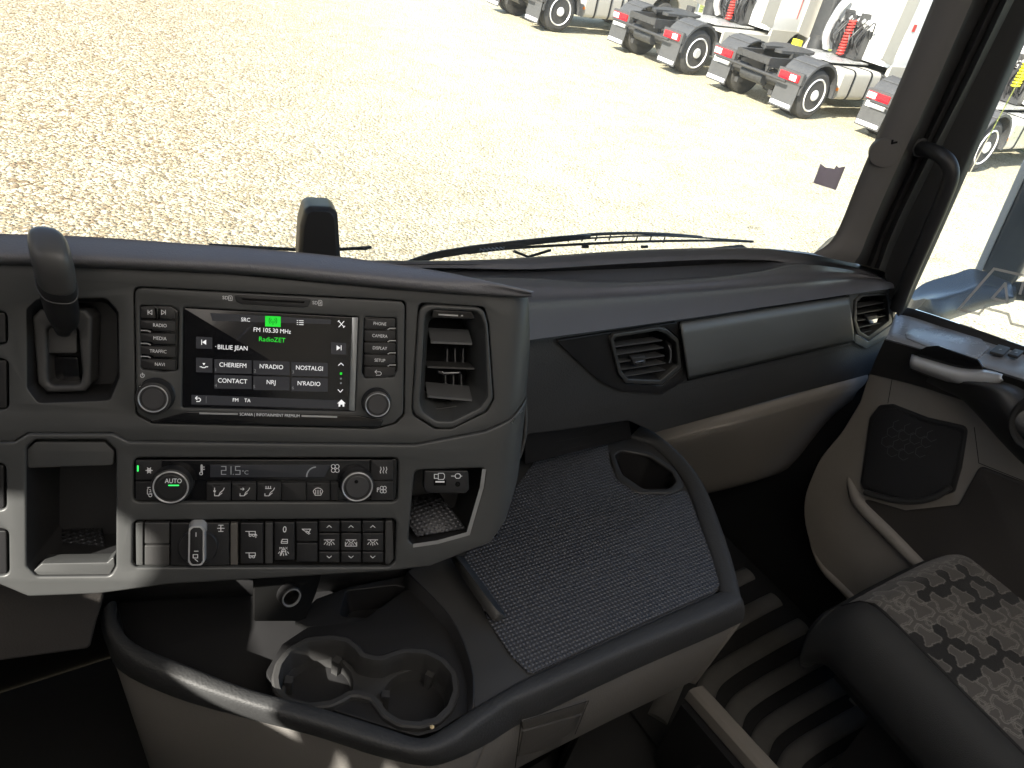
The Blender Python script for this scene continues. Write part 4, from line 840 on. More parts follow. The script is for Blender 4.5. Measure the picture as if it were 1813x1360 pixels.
def cup(c_, r):
    w_ = lathe('cup_well', PZ, c_, [(r+.001, lowd), (r-.001, lowd-.004), (r-.003, -.088), (r-.006, -.092), (.001, -.092)], 'plastic', ct, 56, px=False, cap=False)
    lathe('cup_mat_ring', PZ, c_, [(r-.010, -.091), (r-.010, -.089), (r-.013, -.089), (r-.013, -.091)], 'panel', w_, 40, px=False, cap=False)
    lathe('cup_mat_ring', PZ, c_, [(r-.018, -.091), (r-.018, -.089), (r-.0195, -.089), (r-.0195, -.091)], 'panel', w_, 40, px=False, cap=False)
    for a in (35, 150, 265):
        a = radians(a); d = V((cos(a), sin(a), 0)); t = V((-sin(a), cos(a), 0)); o_ = V((c_[0], c_[1], zc-.014))+d*(r+.001); q = MB()
        q.rings([[o_+t*x+V((0, 0, z))-d*w for x, z in ((-.004, -.034), (.004, -.034), (.0045, -.006), (-.0045, -.006))] for w in (0, .009)]); q.build('cup_spring', 'plastic', w_)
cup(cA, rA); cup(cB, rB)
# recessed pocket behind the cups
pk = [(612, 1046), (700, 1036), (728, 1042), (760, 1104), (700, 1096), (600, 1092)]
zplate('pocket_deck', [(560, 1060), (620, 1038), (725, 1018), (795, 1095), (810, 1130), (640, 1112), (545, 1110), (520, 1100)], zc-.006, .006, 'plastic_dark', holes=[pk], r=.004, hr=.008)
pts = fillet([PZ.loc(*q, zc-.006-ZS) for q in pk], .008); cx = sum(p[0] for p in pts)/len(pts); cy = sum(p[1] for p in pts)/len(pts)
loft('pocket', [[V((cx+(x-cx)*k, cy+(y-cy)*k, zc-.008-d)) for x, y in pts] for d, k in ((.035, .86), (0, 1.0))], 'plastic_dark', ct, cap0=True, cap1=False)
# 12 volt socket on the back wall of the tray
ps = thing('power_socket', 'round power socket with bright ring in the dark back of the tray', 'socket', ony(513, 1055, .56))
PW = Plane(ony(513, 1055, .56), (1, .1, 0), (0, .35, 1)); lathe('socket_body', PW, (0, 0), [(.0125, -.05), (.0125, .004), (.0115, .005), (.0095, .004), (.009, -.02), (.001, -.02)], 'plastic_dark', ps, 40, px=False, cap=False)
lathe('socket_ring', PW, (0, 0), [(.0112, .004), (.0108, .0062), (.0098, .0062), (.0092, .004)], 'ring', ps, 48, px=False, cap=False)
plate('socket_mount', PW, [(450, 1010), (572, 1010), (560, 1050), (540, 1100), (450, 1100)], -.008, .004, 'void', ps, r=.004)
tag(lathe('crumb', Plane(onz(765, 1288, ZS-.006), (1, 0, 0), (0, 1, 0)), (0, 0), [(.0022, 0), (.0026, .001), (.0008, .002)], 'crumb', None, 6, px=False), 'tiny pale crumb on the rim beside the right cup holder', 'crumb')
# driver side knee panel below the console
kp = thing('knee_panel', 'plain grey lower trim under the left end of the console', 'trim panel', ony(60, 1170, .76))
PK = Plane((0, .76, 0), (1, 0, 0), (0, .25, 1)); plate('panel', PK, [(-200, 1015), (190, 1015), (185, 1060), (172, 1100), (160, 1150), (0, 1172), (-200, 1190)], 0, .012, 'knee_trim', kp, r=.006, bev=.004, res=3)

# ================================================================== PASSENGER DASHBOARD
db = thing('passenger_dashboard', 'black and grey dashboard in front of the passenger seat under the windscreen', 'dashboard', (.9, .75, FLOOR))
zb = -.462
lines_px = [
 ([(640, 462), (800, 462), (945, 455), (1101, 444), (1252, 439), (1353, 440), (1440, 449), (1504, 462), (1560, 482)], -.470),
 ([(640, 466), (800, 467), (940, 464), (1101, 455), (1252, 449), (1353, 448), (1425, 455), (1500, 469), (1562, 489)], -.462),
 ([(640, 468), (800, 469), (940, 471), (1101, 462), (1252, 455), (1353, 456), (1400, 462), (1500, 474), (1563, 492)], -.464),
]
ln = [[onz(u, v, z) for u, v in l] for l, z in lines_px]
fl = [onz(u, v, -.482) for u, v in ((640, 476), (800, 477), (930, 480), (1101, 476), (1252, 469), (1330, 464))]+[onz(1398, 464, -.466), onz(1500, 477, -.464), onz(1564, 494, -.464)]
ff = [onz(u, v, -.478) for u, v in ((640, 486), (800, 488), (930, 489), (1085, 497), (1245, 490), (1335, 480))]+[onz(1408, 467, -.465), onz(1503, 480, -.463), onz(1567, 496, -.463)]
fr = [onz(u, v, -.460) for u, v in ((640, 490), (800, 492), (930, 494), (1088, 503), (1252, 495), (1350, 482))]+[onz(1416, 470, -.462), onz(1506, 483, -.462), onz(1570, 498, -.463)]
crs = [onz(u, v, -.464) for u, v in ((640, 540), (800, 535), (930, 529), (1080, 522), (1252, 511), (1350, 503), (1420, 498), (1520, 492), (1582, 499))]
crs2 = [p+V((0, -.004, -.006)) for p in crs]
low_px = [(640, 645), (800, 622), (946, 601), (1080, 583), (1252, 559), (1350, 544), (1420, 534), (1500, 522), (1586, 510)]
lw = [ony(u, v, YD-.016) for u, v in low_px]
crs2 = [.62*c_+.38*l+V((0, -.004, .006)) for c_, l in zip(crs, lw)]
lw2 = [p+V((0, .02, -.003)) for p in lw]
b0 = [p+V((0, .10, -.075)) for p in ln[0]]; b00 = [V((p[0], 1.0, -.62)) for p in ln[0]]
ln3 = [p+V((0, -.004, -.003)) for p in ln[2]]
sheet('rear_rim', [b00, b0]+ln+[ln3], 'soft_pad', db, nu=5, nv=3, thick=0, auto=50)
sheet('tray_wall', [ln3, fl], 'plastic_dark', db, nu=5, thick=0); sheet('tray_floor', [fl, ff], 'tray_grey', db, nu=5, thick=0); sheet('tray_front_wall', [ff, fr], 'soft_pad', db, nu=5, thick=0)
sheet('upper_pad', [fr, [.5*a+.5*b+V((0, 0, .003)) for a, b in zip(fr, crs)], crs, crs2, lw], 'soft_pad', db, nu=5, nv=4, thick=0, auto=50); sheet('pad_return', [lw, lw2], 'plastic_dark', db, nu=5, thick=0)
sheet('pad_end', [[onz(1560, 482, -.47), onz(1567, 496, -.463), onz(1582, 499, -.464), ony(1586, 510, YD-.016)], [onz(1560, 482, -.47)+V((.06, 0, -.06)), onz(1567, 496, -.463)+V((.06, 0, -.05)), onz(1582, 499, -.464)+V((.04, 0, -.05)), ony(1586, 512, YD-.016)+V((.03, 0, -.03))]], 'soft_pad', db, nu=3, thick=.0)
# insert holding the left vent
insP = [(984, 603), (1198, 571), (1203, 590), (1214, 672), (1172, 698), (1100, 693), (1064, 677)]
oct1 = [(1086, 591), (1168, 579), (1183, 583), (1203, 600), (1208, 652), (1173, 683), (1108, 680), (1095, 664), (1080, 602)]
oct2 = [(1513, 531), (1523, 522), (1572, 519), (1579, 531), (1581, 573), (1538, 605), (1517, 594), (1510, 570)]
plate('leather_panel', PD, [(900, 590), (946, 602), (1500, 524), (1584, 512), (1588, 580), (1582, 600), (1538, 664), (1400, 700), (1160, 767), (1113, 746), (900, 776)], 0, .02, 'leather', db, [oct1, oct2], r=.002, hr=.004, bev=.003, res=3)
plate('vent_insert', PD, insP, .004, .012, 'plastic_dark', db, [oct1], r=.003, hr=.004, bev=.001)
mesh('insert_seam', *strokes_data(PD, [[(984, 603), (1064, 678), (1100, 694), (1172, 699), (1214, 674)]], .0022, .0012), 'plastic', db)
# glove box lid, slightly bulged
def bul(pxl, n=9):
    rows = []
    for j in range(n):
        t = j/(n-1); a = V(pxl[0])*(1-t)+V(pxl[3])*t; b = V(pxl[1])*(1-t)+V(pxl[2])*t; h = .005+.007*(1-(2*t-1)**2)**.6
        if j in (0, n-1): h = .001
        rows.append([PD.pt(a[0]*(1-s_)+b[0]*s_, a[1]*(1-s_)+b[1]*s_, h) for s_ in (0, .01, .25, .5, .75, .99, 1)])
    return rows
sheet('lid', bul([(1202, 572), (1500, 525), (1511, 601), (1217, 668)]), 'lid_grey', db, nu=1, nv=2, thick=.004, auto=50)
plate('lid_gap', PD, [(1203, 571), (1504, 523), (1509, 607), (1218, 675)], .0012, .004, 'void', db, r=.001)
mesh('lid_lower_line', *strokes_data(PD, [[(1214, 677), (1512, 611)], [(1512, 611), (1534, 620), (1583, 592)]], .0016, .0022), 'panel', db)
# right vent surround
oct2 = [(1513, 531), (1523, 522), (1572, 519), (1579, 531), (1581, 573), (1538, 605), (1517, 594), (1510, 570)]
plate('vent_surround', PD, [(1503, 521), (1582, 510), (1587, 560), (1584, 590), (1534, 618), (1514, 608)], .006, .012, 'lid_grey', db, [oct2], r=.003, hr=.004, bev=.0015)
def dashvent(outer, opening, lrs, tab, wheel, label, at):
    t = thing('air_vent', label, 'air vent', at); t['group'] = 'angular air vents in the passenger dashboard'
    plate('vent_frame', PD, ins(outer, 1.0), .009, .014, 'panel', t, [opening], r=.004, hr=.004, bev=.0014, res=3)
    pts = fillet([PD.loc(*q, .008) for q in opening], .004); cx = sum(p[0] for p in pts)/len(pts); cy = sum(p[1] for p in pts)/len(pts)
    loft('vent_throat', [[PD.w(cx+(x-cx)*k, cy+(y-cy)*k, h) for x, y in pts] for h, k in ((-.05, .9), (.006, .985))], 'plastic_dark', t, cap0=True, cap1=False)
    for a, b in lrs: slat(PD, a, b, .003, .020, .0016, -.006, 'slat_grey', t)
    tb = plate('vent_tab', PD, tab, .007, .008, 'plastic', t, r=.001)
    cx = sum(p[0] for p in tab)/len(tab); cy = sum(p[1] for p in tab)/len(tab)+1.5
    plate('tab_plate', PD, [(cx-8, cy), (cx+8, cy-3), (cx+6, cy+4), (cx-6, cy+6)], .0078, .001, 'chrome', tb, r=.0004, bev=.0002)
    if wheel:
        w_ = slat(PD, (wheel[0], wheel[1]-16), (wheel[0]+1, wheel[1]+16), .004, .012, .004, 0, 'plastic_dark', t, 'thumb_wheel')
        mesh('wheel_edge', *strokes_data(PD, [[(wheel[0]-3, wheel[1]-15), (wheel[0]+1, wheel[1]-6), (wheel[0]+1, wheel[1]+6), (wheel[0]-2, wheel[1]+15)]], .0012, .0048), 'ring', w_)
    return t
dashvent(oct1, [(1090, 598), (1164, 586), (1180, 592), (1197, 606), (1201, 648), (1170, 674), (1113, 672), (1101, 658), (1087, 604)],
         [((1090, 615-1), (1172, 603)), ((1092, 628), (1175, 616)), ((1094, 642), (1177, 630)), ((1097, 655), (1178, 643)), ((1102, 667), (1178, 655))], [(1118, 634), (1143, 631), (1143, 642), (1136, 647), (1123, 647)], (1187, 627), 'angular air vent with chrome tab and thumb wheel, left of the glove box lid', PD.pt(1140, 690))
dashvent(oct2, [(1518, 534), (1528, 526), (1568, 523), (1572, 533), (1574, 568), (1538, 596), (1524, 587), (1517, 568)],
         [((1519, 544), (1566, 536)), ((1519, 556), (1567, 547)), ((1519, 568), (1568, 559)), ((1521, 580), (1568, 570)), ((1526, 590), (1560, 580))], [(1534, 561), (1554, 558), (1554, 566), (1549, 571), (1539, 572)], None, 'smaller angular air vent at the far right end of the dashboard by the door', PD.pt(1545, 610))
# grey lower knee bolster
top = [ony(u, v, y) for u, v, y in ((1152, 770, YD+.085), (1215, 755, YD+.05), (1300, 732, YD+.015), (1400, 706, YD+.004), (1537, 665, YD))]
k1_ = [p+V((0, -.003, -.016)) for p in top]; k2_ = [p+V((0, .004, -.045)) for p in top]
bot = [ony(u, v, y) for u, v, y in ((1200, 885, YD+.15), (1262, 872, YD+.13), (1345, 850, YD+.10), (1440, 812, YD+.09), (1498, 748, YD+.09))]; mid_ = [a*.5+b*.5+V((0, .005, -.006)) for a, b in zip(k2_, bot)]
bot2 = [p+V((0, .08, -.0)) for p in bot]
sheet('lower_bolster', [[p+V((0, .06, -.004)) for p in top], [p+V((0, .012, .003)) for p in top], top, k1_, k2_, mid_, bot, bot2], 'beige', db, nu=4, nv=4, thick=0, auto=60)

# small black camera block behind the console top
bk = thing('sensor_block', 'black upright sensor block standing behind the console top at the windscreen', 'sensor', ony(565, 450, .86))
PS = Plane((0, .86, 0), (1, -.25, 0), (0, .12, 1)); so_ = [(526, 470), (530, 400), (538, 370), (548, 364), (588, 366), (598, 378), (604, 470)]
pts = fillet([PS.loc(*q) for q in so_], .008, 5); cx = sum(p[0] for p in pts)/len(pts); cy = sum(p[1] for p in pts)/len(pts)
loft('housing', [[PS.w(cx+(x-cx)*k, cy+(y-cy)*(1-(1-k)*.6), h) for x, y in pts] for h, k in ((-.035, .98), (-.003, 1.0), (.004, .97), (.010, .76))], 'plastic_dark', bk)

# ================================================================== WINDSCREEN, PILLAR, WIPERS
YW = .90
def ywin(x): return YW+.03-.20*(max(0, abs(x-.03)-.25)/.92)**2.4
gx0 = np.linspace(-1.13, 1.27, 32)
wsn = sheet('windscreen', [[V((x, ywin(x), z)) for x in gx0] for z in (-.52, .60)], 'glass', None, nu=1, thick=.005)
tag(wsn, 'large clear windscreen above the dashboard', 'windscreen')
def yb(u, v, y=YW+.06): return ony(u, v, y)
w1 = thing('wiper', 'long black wiper with ribbed holder lying along the windscreen base, right of centre', 'wiper', yb(1000, 450)); w1['group'] = 'windscreen wipers'
sheet('arm', [[yb(715, 463), yb(760, 448), yb(800, 440), yb(870, 430), yb(985, 418), yb(1045, 414)], [yb(745, 461), yb(775, 455), yb(812, 449), yb(880, 438), yb(985, 425), yb(1045, 420)], [p+V((0, .012, 0)) for p in (yb(745, 461), yb(775, 455), yb(812, 449), yb(880, 438), yb(985, 425), yb(1045, 420))]], 'plastic', w1, nu=4, thick=.003)
tube('blade', cr([yb(828, 448), yb(900, 440), yb(1000, 434), yb(1130, 428), yb(1260, 426), yb(1333, 428)], 5), .0026, 'rubber', w1, 8)
tube('blade_rail', cr([yb(835, 445, YW+.065), yb(945, 432, YW+.065), yb(1060, 421, YW+.065), yb(1180, 418, YW+.065), yb(1332, 427, YW+.065)], 5), .0018, 'plastic', w1, 8)
tube('holder_spine', cr([yb(945, 430, YW+.07), yb(1030, 417, YW+.07), yb(1110, 413, YW+.07), yb(1180, 415, YW+.07), yb(1242, 420, YW+.07)], 5), .0032, 'plastic', w1, 8)
for k in range(9):
    u = 985+k*24; v0 = 421-5*sin(pi*k/9)+k*.2; tube('holder_rib', [yb(u, v0, YW+.068), yb(u-3, v0+9, YW+.064)], .0015, 'plastic', w1, 6)
tube('spring', [yb(850+7*math.floor(k/2), 443-(2.5 if k % 2 else -1.5)-k*.25, YW+.055) for k in range(14)], .0012, 'satin', w1, 6)
tube('bracket', [yb(910, 445), yb(935, 455), yb(975, 443)], .0025, 'rubber', w1, 8)
for u in (1035, 1140): tube('clip', [yb(u-4, 437), yb(u+6, 437)], .003, 'rubber', w1, 8)
w2 = thing('wiper', 'short visible end of the wiper crossing behind the black sensor block', 'wiper', yb(560, 445)); w2['group'] = 'windscreen wipers'
tube('blade', cr([yb(370, 434), yb(450, 438), yb(560, 443), yb(657, 438)], 4), .0026, 'rubber', w2, 8); tube('blade_rail', cr([yb(370, 436, YW+.065), yb(500, 441, YW+.065), yb(650, 441, YW+.065)], 4), .002, 'plastic', w2, 8)
# stickers on the glass
PGl = Plane((1.05, ywin(1.05)-.008, 0), (1, (ywin(1.1)-ywin(1.0))/.1, 0), (0, 0, 1))
stk = plate('windscreen_sticker', PGl, [(1453, 290), (1462, 297), (1472, 298), (1478, 299), (1481, 293), (1485, 297), (1497, 295), (1480, 337), (1440, 324)], 0, .0008, 'sticker', None, r=.0, bev=.0002)
tag(stk, 'torn purple grey sticker stuck low on the windscreen near the pillar', 'sticker')
gm = mesh('glass_marking', *text_data(PGl, 1335, 404, '43R-001', .0075, 0), 'grey_trim'); v2_ = text_data(PGl, 1335, 411, 'E4 AS2', .0075, 0)
tag(gm, 'faint small printed marking at the bottom of the windscreen', 'glass marking')

# A pillar: vertical runs, each with its own distance from the cab's middle
pil = thing('windscreen_pillar', 'dark grey windscreen pillar with round cap and moulded channels', 'pillar', onx(1560, 480, 1.2))
def run(pts): 
    L = []
    for u, v, x in pts: L.append(onx(u, v, x))
    e = L[-1]-L[-2]; L.append(L[-1]+e/np.linalg.norm(e)*.62); return L
prof = [[(1440, 449, 1.12), (1466, 432, 1.15), (1487, 400, 1.165), (1523, 310, 1.17), (1590, 152, 1.17), (1652, 0, 1.17)],
        [(1450, 452, 1.13), (1476, 435, 1.15), (1497, 402, 1.163), (1532, 312, 1.166), (1599, 153, 1.166), (1661, 0, 1.166)],
        [(1490, 462, 1.17), (1508, 445, 1.175), (1522, 415, 1.18), (1560, 325, 1.18), (1640, 150, 1.18), (1705, 0, 1.18)],
        [(1512, 466, 1.19), (1524, 448, 1.19), (1537, 415, 1.19), (1574, 328, 1.19), (1656, 150, 1.19), (1722, 0, 1.19)],
        [(1524, 468, 1.215), (1535, 450, 1.215), (1549, 415, 1.215), (1588, 330, 1.215), (1670, 150, 1.215), (1738, 0, 1.215)],
        [(1534, 470, 1.235), (1542, 452, 1.235), (1556, 415, 1.235), (1596, 330, 1.235), (1680, 150, 1.235), (1750, 0, 1.235)],
        [(1541, 472, 1.222), (1549, 454, 1.222), (1562, 417, 1.222), (1603, 330, 1.222), (1690, 150, 1.222), (1761, 0, 1.222)],
        [(1548, 474, 1.24), (1556, 455, 1.24), (1568, 418, 1.24), (1610, 330, 1.24), (1700, 150, 1.24), (1771, 0, 1.24)],
        [(1556, 476, 1.228), (1563, 458, 1.228), (1577, 420, 1.228), (1619, 330, 1.228), (1711, 150, 1.228), (1783, 0, 1.228)],
        [(1566, 482, 1.245), (1574, 460, 1.245), (1588, 425, 1.245), (1632, 332, 1.245), (1722, 150, 1.245), (1796, 0, 1.245)],
        [(1575, 520, 1.262), (1590, 485, 1.262), (1620, 425, 1.262), (1665, 330, 1.262), (1750, 150, 1.262), (1820, 0, 1.262)],
        [(1590, 560, 1.275), (1612, 510, 1.275), (1648, 430, 1.275), (1692, 330, 1.275), (1771, 150, 1.275), (1838, 0, 1.275)]]
R_ = [run(p) for p in prof]
oute = [[p+V((.06, .02, 0)) for p in R_[-1]]]
sheet('pillar_trim', [R_[0], R_[1], R_[2], R_[3]], 'pillar_trim', pil, nu=3, nv=2, thick=.0, auto=70)
sheet('pillar_channel', [R_[3], R_[4], R_[5], R_[6], R_[7], R_[8], R_[9]], 'plastic', pil, nu=3, nv=1, thick=.0, auto=40)
sheet('door_seal', [R_[9], R_[10], R_[11], oute[0]], 'rubber', pil, nu=3, nv=2, thick=.0, auto=60)
sheet('outer_post', [R_[0], [p+V((.10, .045, 0)) for p in R_[0]], oute[0]], 'paint_cream', pil, nu=3, thick=.0)
# screw cap
c0_ = onx(1566, 270, 1.172); pn = -ray(1563, 270); e1 = (R_[2][4]-R_[2][2]); e1 /= np.linalg.norm(e1); e2 = R_[2][2]-R_[1][2]; e2 /= np.linalg.norm(e2)
PCap = Plane(c0_, e2, e1); 
if PCap.n@pn < 0: PCap = Plane(c0_, -e2, e1)
rc = .0225
cpx = MB(); n_ = 40
ring = lambda r, h: [PCap.w(r*cos(2*pi*k/n_), r*sin(2*pi*k/n_), h) for k in range(n_)]
cpx.rings([ring(rc, -.01), ring(rc, .0035), ring(rc*.97, .0045), ring(rc*.3, .005)]); cpx.build('pillar_cap', 'pillar_trim', pil)
mesh('cap_notch', *strokes_data(PCap, [[(-.002, rc*.93), (.0, rc*.75), (.005, rc*.95)]], .003, .0056, px=False), 'void', pil)
gh = thing('grab_handle', 'curved black grab handle fixed to the windscreen pillar at the door edge', 'grab handle', onx(1600, 540, 1.25))
hp = cr([onx(1628, 262, 1.225), onx(1645, 266, 1.21), onx(1664, 274, 1.20), onx(1679, 288, 1.20), onx(1684, 312, 1.205), onx(1672, 348, 1.21), onx(1652, 395, 1.215), onx(1625, 455, 1.22), onx(1602, 508, 1.235), onx(1588, 545, 1.26)], 5)
tube('grip_bar', hp, .0115, 'plastic_dark', gh, 18)
tube('handle_mount', [onx(1616, 258, 1.235), onx(1632, 262, 1.222)], .015, 'plastic', gh, 14)

# ================================================================== PASSENGER DOOR
pd = thing('passenger_door', 'passenger door with sloping ledge, silver pull, speaker and pocket', 'door', (1.3, .3, FLOOR))
lout = [(1590, 543), (1620, 548), (1700, 574), (1813, 614), (1950, 664)]; lseal = [(1586, 556), (1620, 563), (1700, 590), (1813, 628), (1950, 680)]
lin = [(1570, 597), (1630, 614), (1700, 634), (1813, 668), (1950, 712)]
wl = [onx(u, v, 1.345) for u, v in lout]; ws_ = [onx(u, v, 1.33) for u, v in lseal]; wi = [onx(u, v, 1.238) for u, v in lin]
lface = [onx(u, v, 1.240) for u, v in ((1566, 602), (1630, 620), (1700, 641), (1813, 676), (1950, 722))]; lf2 = [onx(u, v, 1.30) for u, v in ((1540, 662), (1620, 682), (1695, 706), (1813, 745), (1950, 800))]
for L_ in (wl, ws_, wi, lface, lf2) if 'lf2' in globals() else (wl, ws_, wi): L_.append(L_[-1]+V((0, -.65, .02)))
sheet('window_seal', [[p+V((.03, 0, -.01)) for p in wl], wl, [a*.5+b*.5+V((0, 0, .006)) for a, b in zip(wl, ws_)], ws_, [p+V((0, 0, -.01)) for p in ws_]], 'rubber', pd, nu=4, nv=3, thick=0, auto=60)
cl_a = [(b_+a_)*.5+V((0, 0, -.001)) for a_, b_ in zip(ws_, wi)]
sheet('ledge', [ws_, cl_a, wi, lface], 'ledge', pd, nu=4, nv=3, thick=0, auto=60)
sheet('ledge_face', [lface, [a*.5+b*.5+V((-.002, 0, 0)) for a, b in zip(lface, lf2)], lf2], 'plastic', pd, nu=4, nv=3, thick=0, auto=60)
n1 = ws_[2]-wi[2]; PLg = Plane(cl_a[2]+V((0, 0, .0)), wi[3]-wi[1], n1)
if PLg.n[2] < 0: PLg = Plane(cl_a[2], -(wi[3]-wi[1]), n1)
plate('ledge_inset', PLg, [(1603, 590), (1638, 569), (1738, 600), (1752, 614), (1730, 634), (1640, 612), (1605, 598)], .0035, .004, 'ledge', pd, r=.004, bev=.001)
for pp in ([(1752, 622), (1768, 609), (1789, 615), (1776, 628)], [(1784, 626), (1797, 617), (1813, 621), (1802, 631)]):
    k = plate('window_switch', PLg, pp, .006, .005, 'plastic', pd, r=.0015, bev=.001); cx = sum(p[0] for p in pp)/4; cy = sum(p[1] for p in pp)/4
    mesh('switch_symbol', *strokes_data(PLg, [[(cx-2, cy), (cx+2, cy)]], .0012, .0064), 'dim_print', k)
# handle
hr_ = plate('handle_recess', PX, [(1625, 622), (1640, 614), (1660, 612), (1732, 638), (1740, 650), (1738, 662), (1700, 664), (1625, 640)], .071, .004, 'gloss_black', pd, r=.005)
ho = [onx(u, v, 1.268) for u, v in ((1613, 632), (1640, 640), (1680, 651), (1720, 656), (1750, 660), (1777, 666))]
ht = [(1613, 631, 17), (1650, 642, 20), (1690, 653, 23), (1715, 657, 25), (1740, 658, 25), (1760, 662, 17), (1774, 667, 3)]
a1_ = [onx(u, v, 1.232) for u, v, w_ in ht]; a2_ = [onx(u, v+w_*.22, 1.218) for u, v, w_ in ht]; a3_ = [onx(u, v+w_*.75, 1.217) for u, v, w_ in ht]; a4_ = [onx(u, v+w_, 1.234) for u, v, w_ in ht]
sheet('door_handle', [a1_, a2_, a3_, a4_], 'silver', pd, nu=4, nv=4, thick=.004, auto=60)
sheet('handle_surround', [[onx(u, v+w_-1, 1.245) for u, v, w_ in ht], [onx(u+2, v+w_+4, 1.228) for u, v, w_ in ht], [onx(u+2, v+w_+8, 1.25) for u, v, w_ in ht]], 'plastic_dark', pd, nu=4, nv=3, thick=.0, auto=60)
# door skin
plate('door_skin', PX, [(1540, 655), (1580, 668), (1695, 700), (1813, 735), (2000, 800), (2000, 1400), (1640, 1400), (1500, 1060), (1432, 970), (1418, 890), (1450, 812), (1490, 765), (1522, 712)], -.004, .02, 'beige', pd, r=[.01]*6+[.2, .2, .2, .2, .2, .2, .05][:7], bev=.004, res=3)
mesh('skin_seam', *strokes_data(PX, [[(1580, 668), (1572, 714)], [(1725, 757), (1733, 820), (1813, 852)]], .0012, -.0034), 'void', pd)
gro = [(1555, 718), (1578, 716), (1640, 740), (1712, 756), (1700, 830), (1688, 872), (1640, 890), (1600, 890), (1527, 868), (1522, 855), (1530, 800), (1538, 740)]
sg = plate('speaker_surround', PX, gro, .002, .01, 'plastic_dark', pd, r=.012, bev=.004, res=4)
gr2 = ins(gro, 7); sgr = plate('speaker_grille', PX, gr2, .0035, .004, 'speaker', pd, r=.010, bev=.001)
hx = []
for i in range(6):
    for j in range(4):
        cxh = 1570+i*20+(j % 2)*10; cyh = 748+j*17+i*6
        if 1 <= i <= 4 or j > 0: hx.append([(cxh+10*cos(radians(60*k+30+8)), cyh+10*sin(radians(60*k+30+8))) for k in range(5)])
hx = [h for h in hx if max(p[0] for p in h) < 1660 and max(p[1] for p in h) < 815]
mesh('grille_pattern', *strokes_data(PX, hx, .0012, .0042), 'slat_grey', sgr)
tube('grille_lip', cr([onx(1532, 872, 1.294), onx(1575, 884, 1.286), onx(1615, 888, 1.284), onx(1655, 880, 1.285), onx(1682, 862, 1.290)], 5), .006, 'plastic', pd, 10)
# armrest sweep with oval pull cup
sw = [[(1640, 676, 1.285), (1668, 690, 1.27), (1700, 705, 1.262), (1735, 740, 1.255), (1775, 785, 1.25), (1830, 835, 1.245), (1950, 900, 1.24)],
      [(1652, 666, 1.275), (1690, 676, 1.25), (1740, 692, 1.235), (1770, 735, 1.228), (1800, 770, 1.225), (1850, 800, 1.225), (1960, 850, 1.225)],
      [(1700, 668, 1.278), (1740, 676, 1.255), (1775, 690, 1.24), (1798, 720, 1.235), (1815, 745, 1.235), (1870, 765, 1.235), (1970, 800, 1.235)],
      [(1745, 668, 1.29), (1775, 676, 1.28), (1800, 684, 1.275), (1830, 700, 1.27), (1850, 710, 1.27), (1900, 730, 1.27), (1980, 760, 1.27)]]
swp = [[onx(p[0], p[1], p[2]-(0, .03, .042, .045)[k]) for p in l] for k, l in enumerate(sw)]
sheet('armrest', [[p+V((.04, 0, -.01)) for p in swp[0]]]+swp, 'plastic', pd, nu=4, nv=4, thick=0, auto=70)
oc = onx(1850, 750, 1.186); PO = Plane(oc, (0, -1, -.35), (0, -.3, 1)); q = MB(); n_ = 40
q.rings([[PO.w(a*cos(2*pi*k/n_), b*sin(2*pi*k/n_), h) for k in range(n_)] for a, b, h in ((.044, .052, -.02), (.044, .052, .0), (.041, .049, .0015), (.037, .045, .0), (.03, .037, -.03))], cap=False); q.build('pull_cup', 'rubber', pd)
plate('door_pocket', PX, [(1516, 880), (1600, 905), (1695, 895), (1733, 825), (1813, 856), (2000, 930), (2000, 1400), (1700, 1400), (1640, 1030), (1580, 960)], .0015, .012, 'knee_trim', pd, r=.012, bev=.005, res=3)
tube('pocket_edge', cr([onx(1500, 800, 1.317), onx(1506, 845, 1.311), onx(1513, 872, 1.306), (onx(1530, 899, 1.302)), onx(1580, 949, 1.301), onx(1640, 1012, 1.301), onx(1700, 1084, 1.301)], 5), [.004+.010*min(1, q_/14) for q_ in range(31)], 'beige', pd, 18)
tube('sill_edge', cr([onx(1430, 930, 1.315), onx(1440, 968, 1.311), onx(1458, 1004, 1.309), onx(1490, 1038, 1.307), onx(1540, 1088, 1.307)], 5), [.002+.008*min(1, q_/12) for q_ in range(21)], 'beige', pd, 18)
sg_ = MB(); sg_.v = [tuple(p+V((.0, 0, 0))) for p in wl]+[(p[0], p[1], .60) for p in wl]; n_ = len(wl)
sg_.f = [[i, i+1, n_+i+1, n_+i] for i in range(n_-1)]
dg_ = sg_.build('door_window', 'glass', pd, smooth=False); md = dg_.modifiers.new('t', 'SOLIDIFY'); md.thickness = .004

q = MB(); q.box((1.306, -.545, FLOOR+.004), (1.34, .30, -.56)); q.build('rear_skin', 'beige', pd, smooth=False)
# decal etched on the side window
PGs = Plane((1.3425, 0, 0), (0, -1, 0), (0, 0, 1))
dl = [[(1697, 548), (1733, 556), (1743, 545), (1785, 556), (1790, 573), (1820, 581)], [(1697, 548), (1760, 476), (1830, 492)], [(1757, 528), (1780, 502), (1784, 536), (1757, 528)], [(1806, 520), (1812, 500)]]
tag(mesh('window_decal', *strokes_data(PGs, dl, .0042, 0), 'decal_film'), 'pale outline emblem of angled lines on the passenger side window', 'decal')

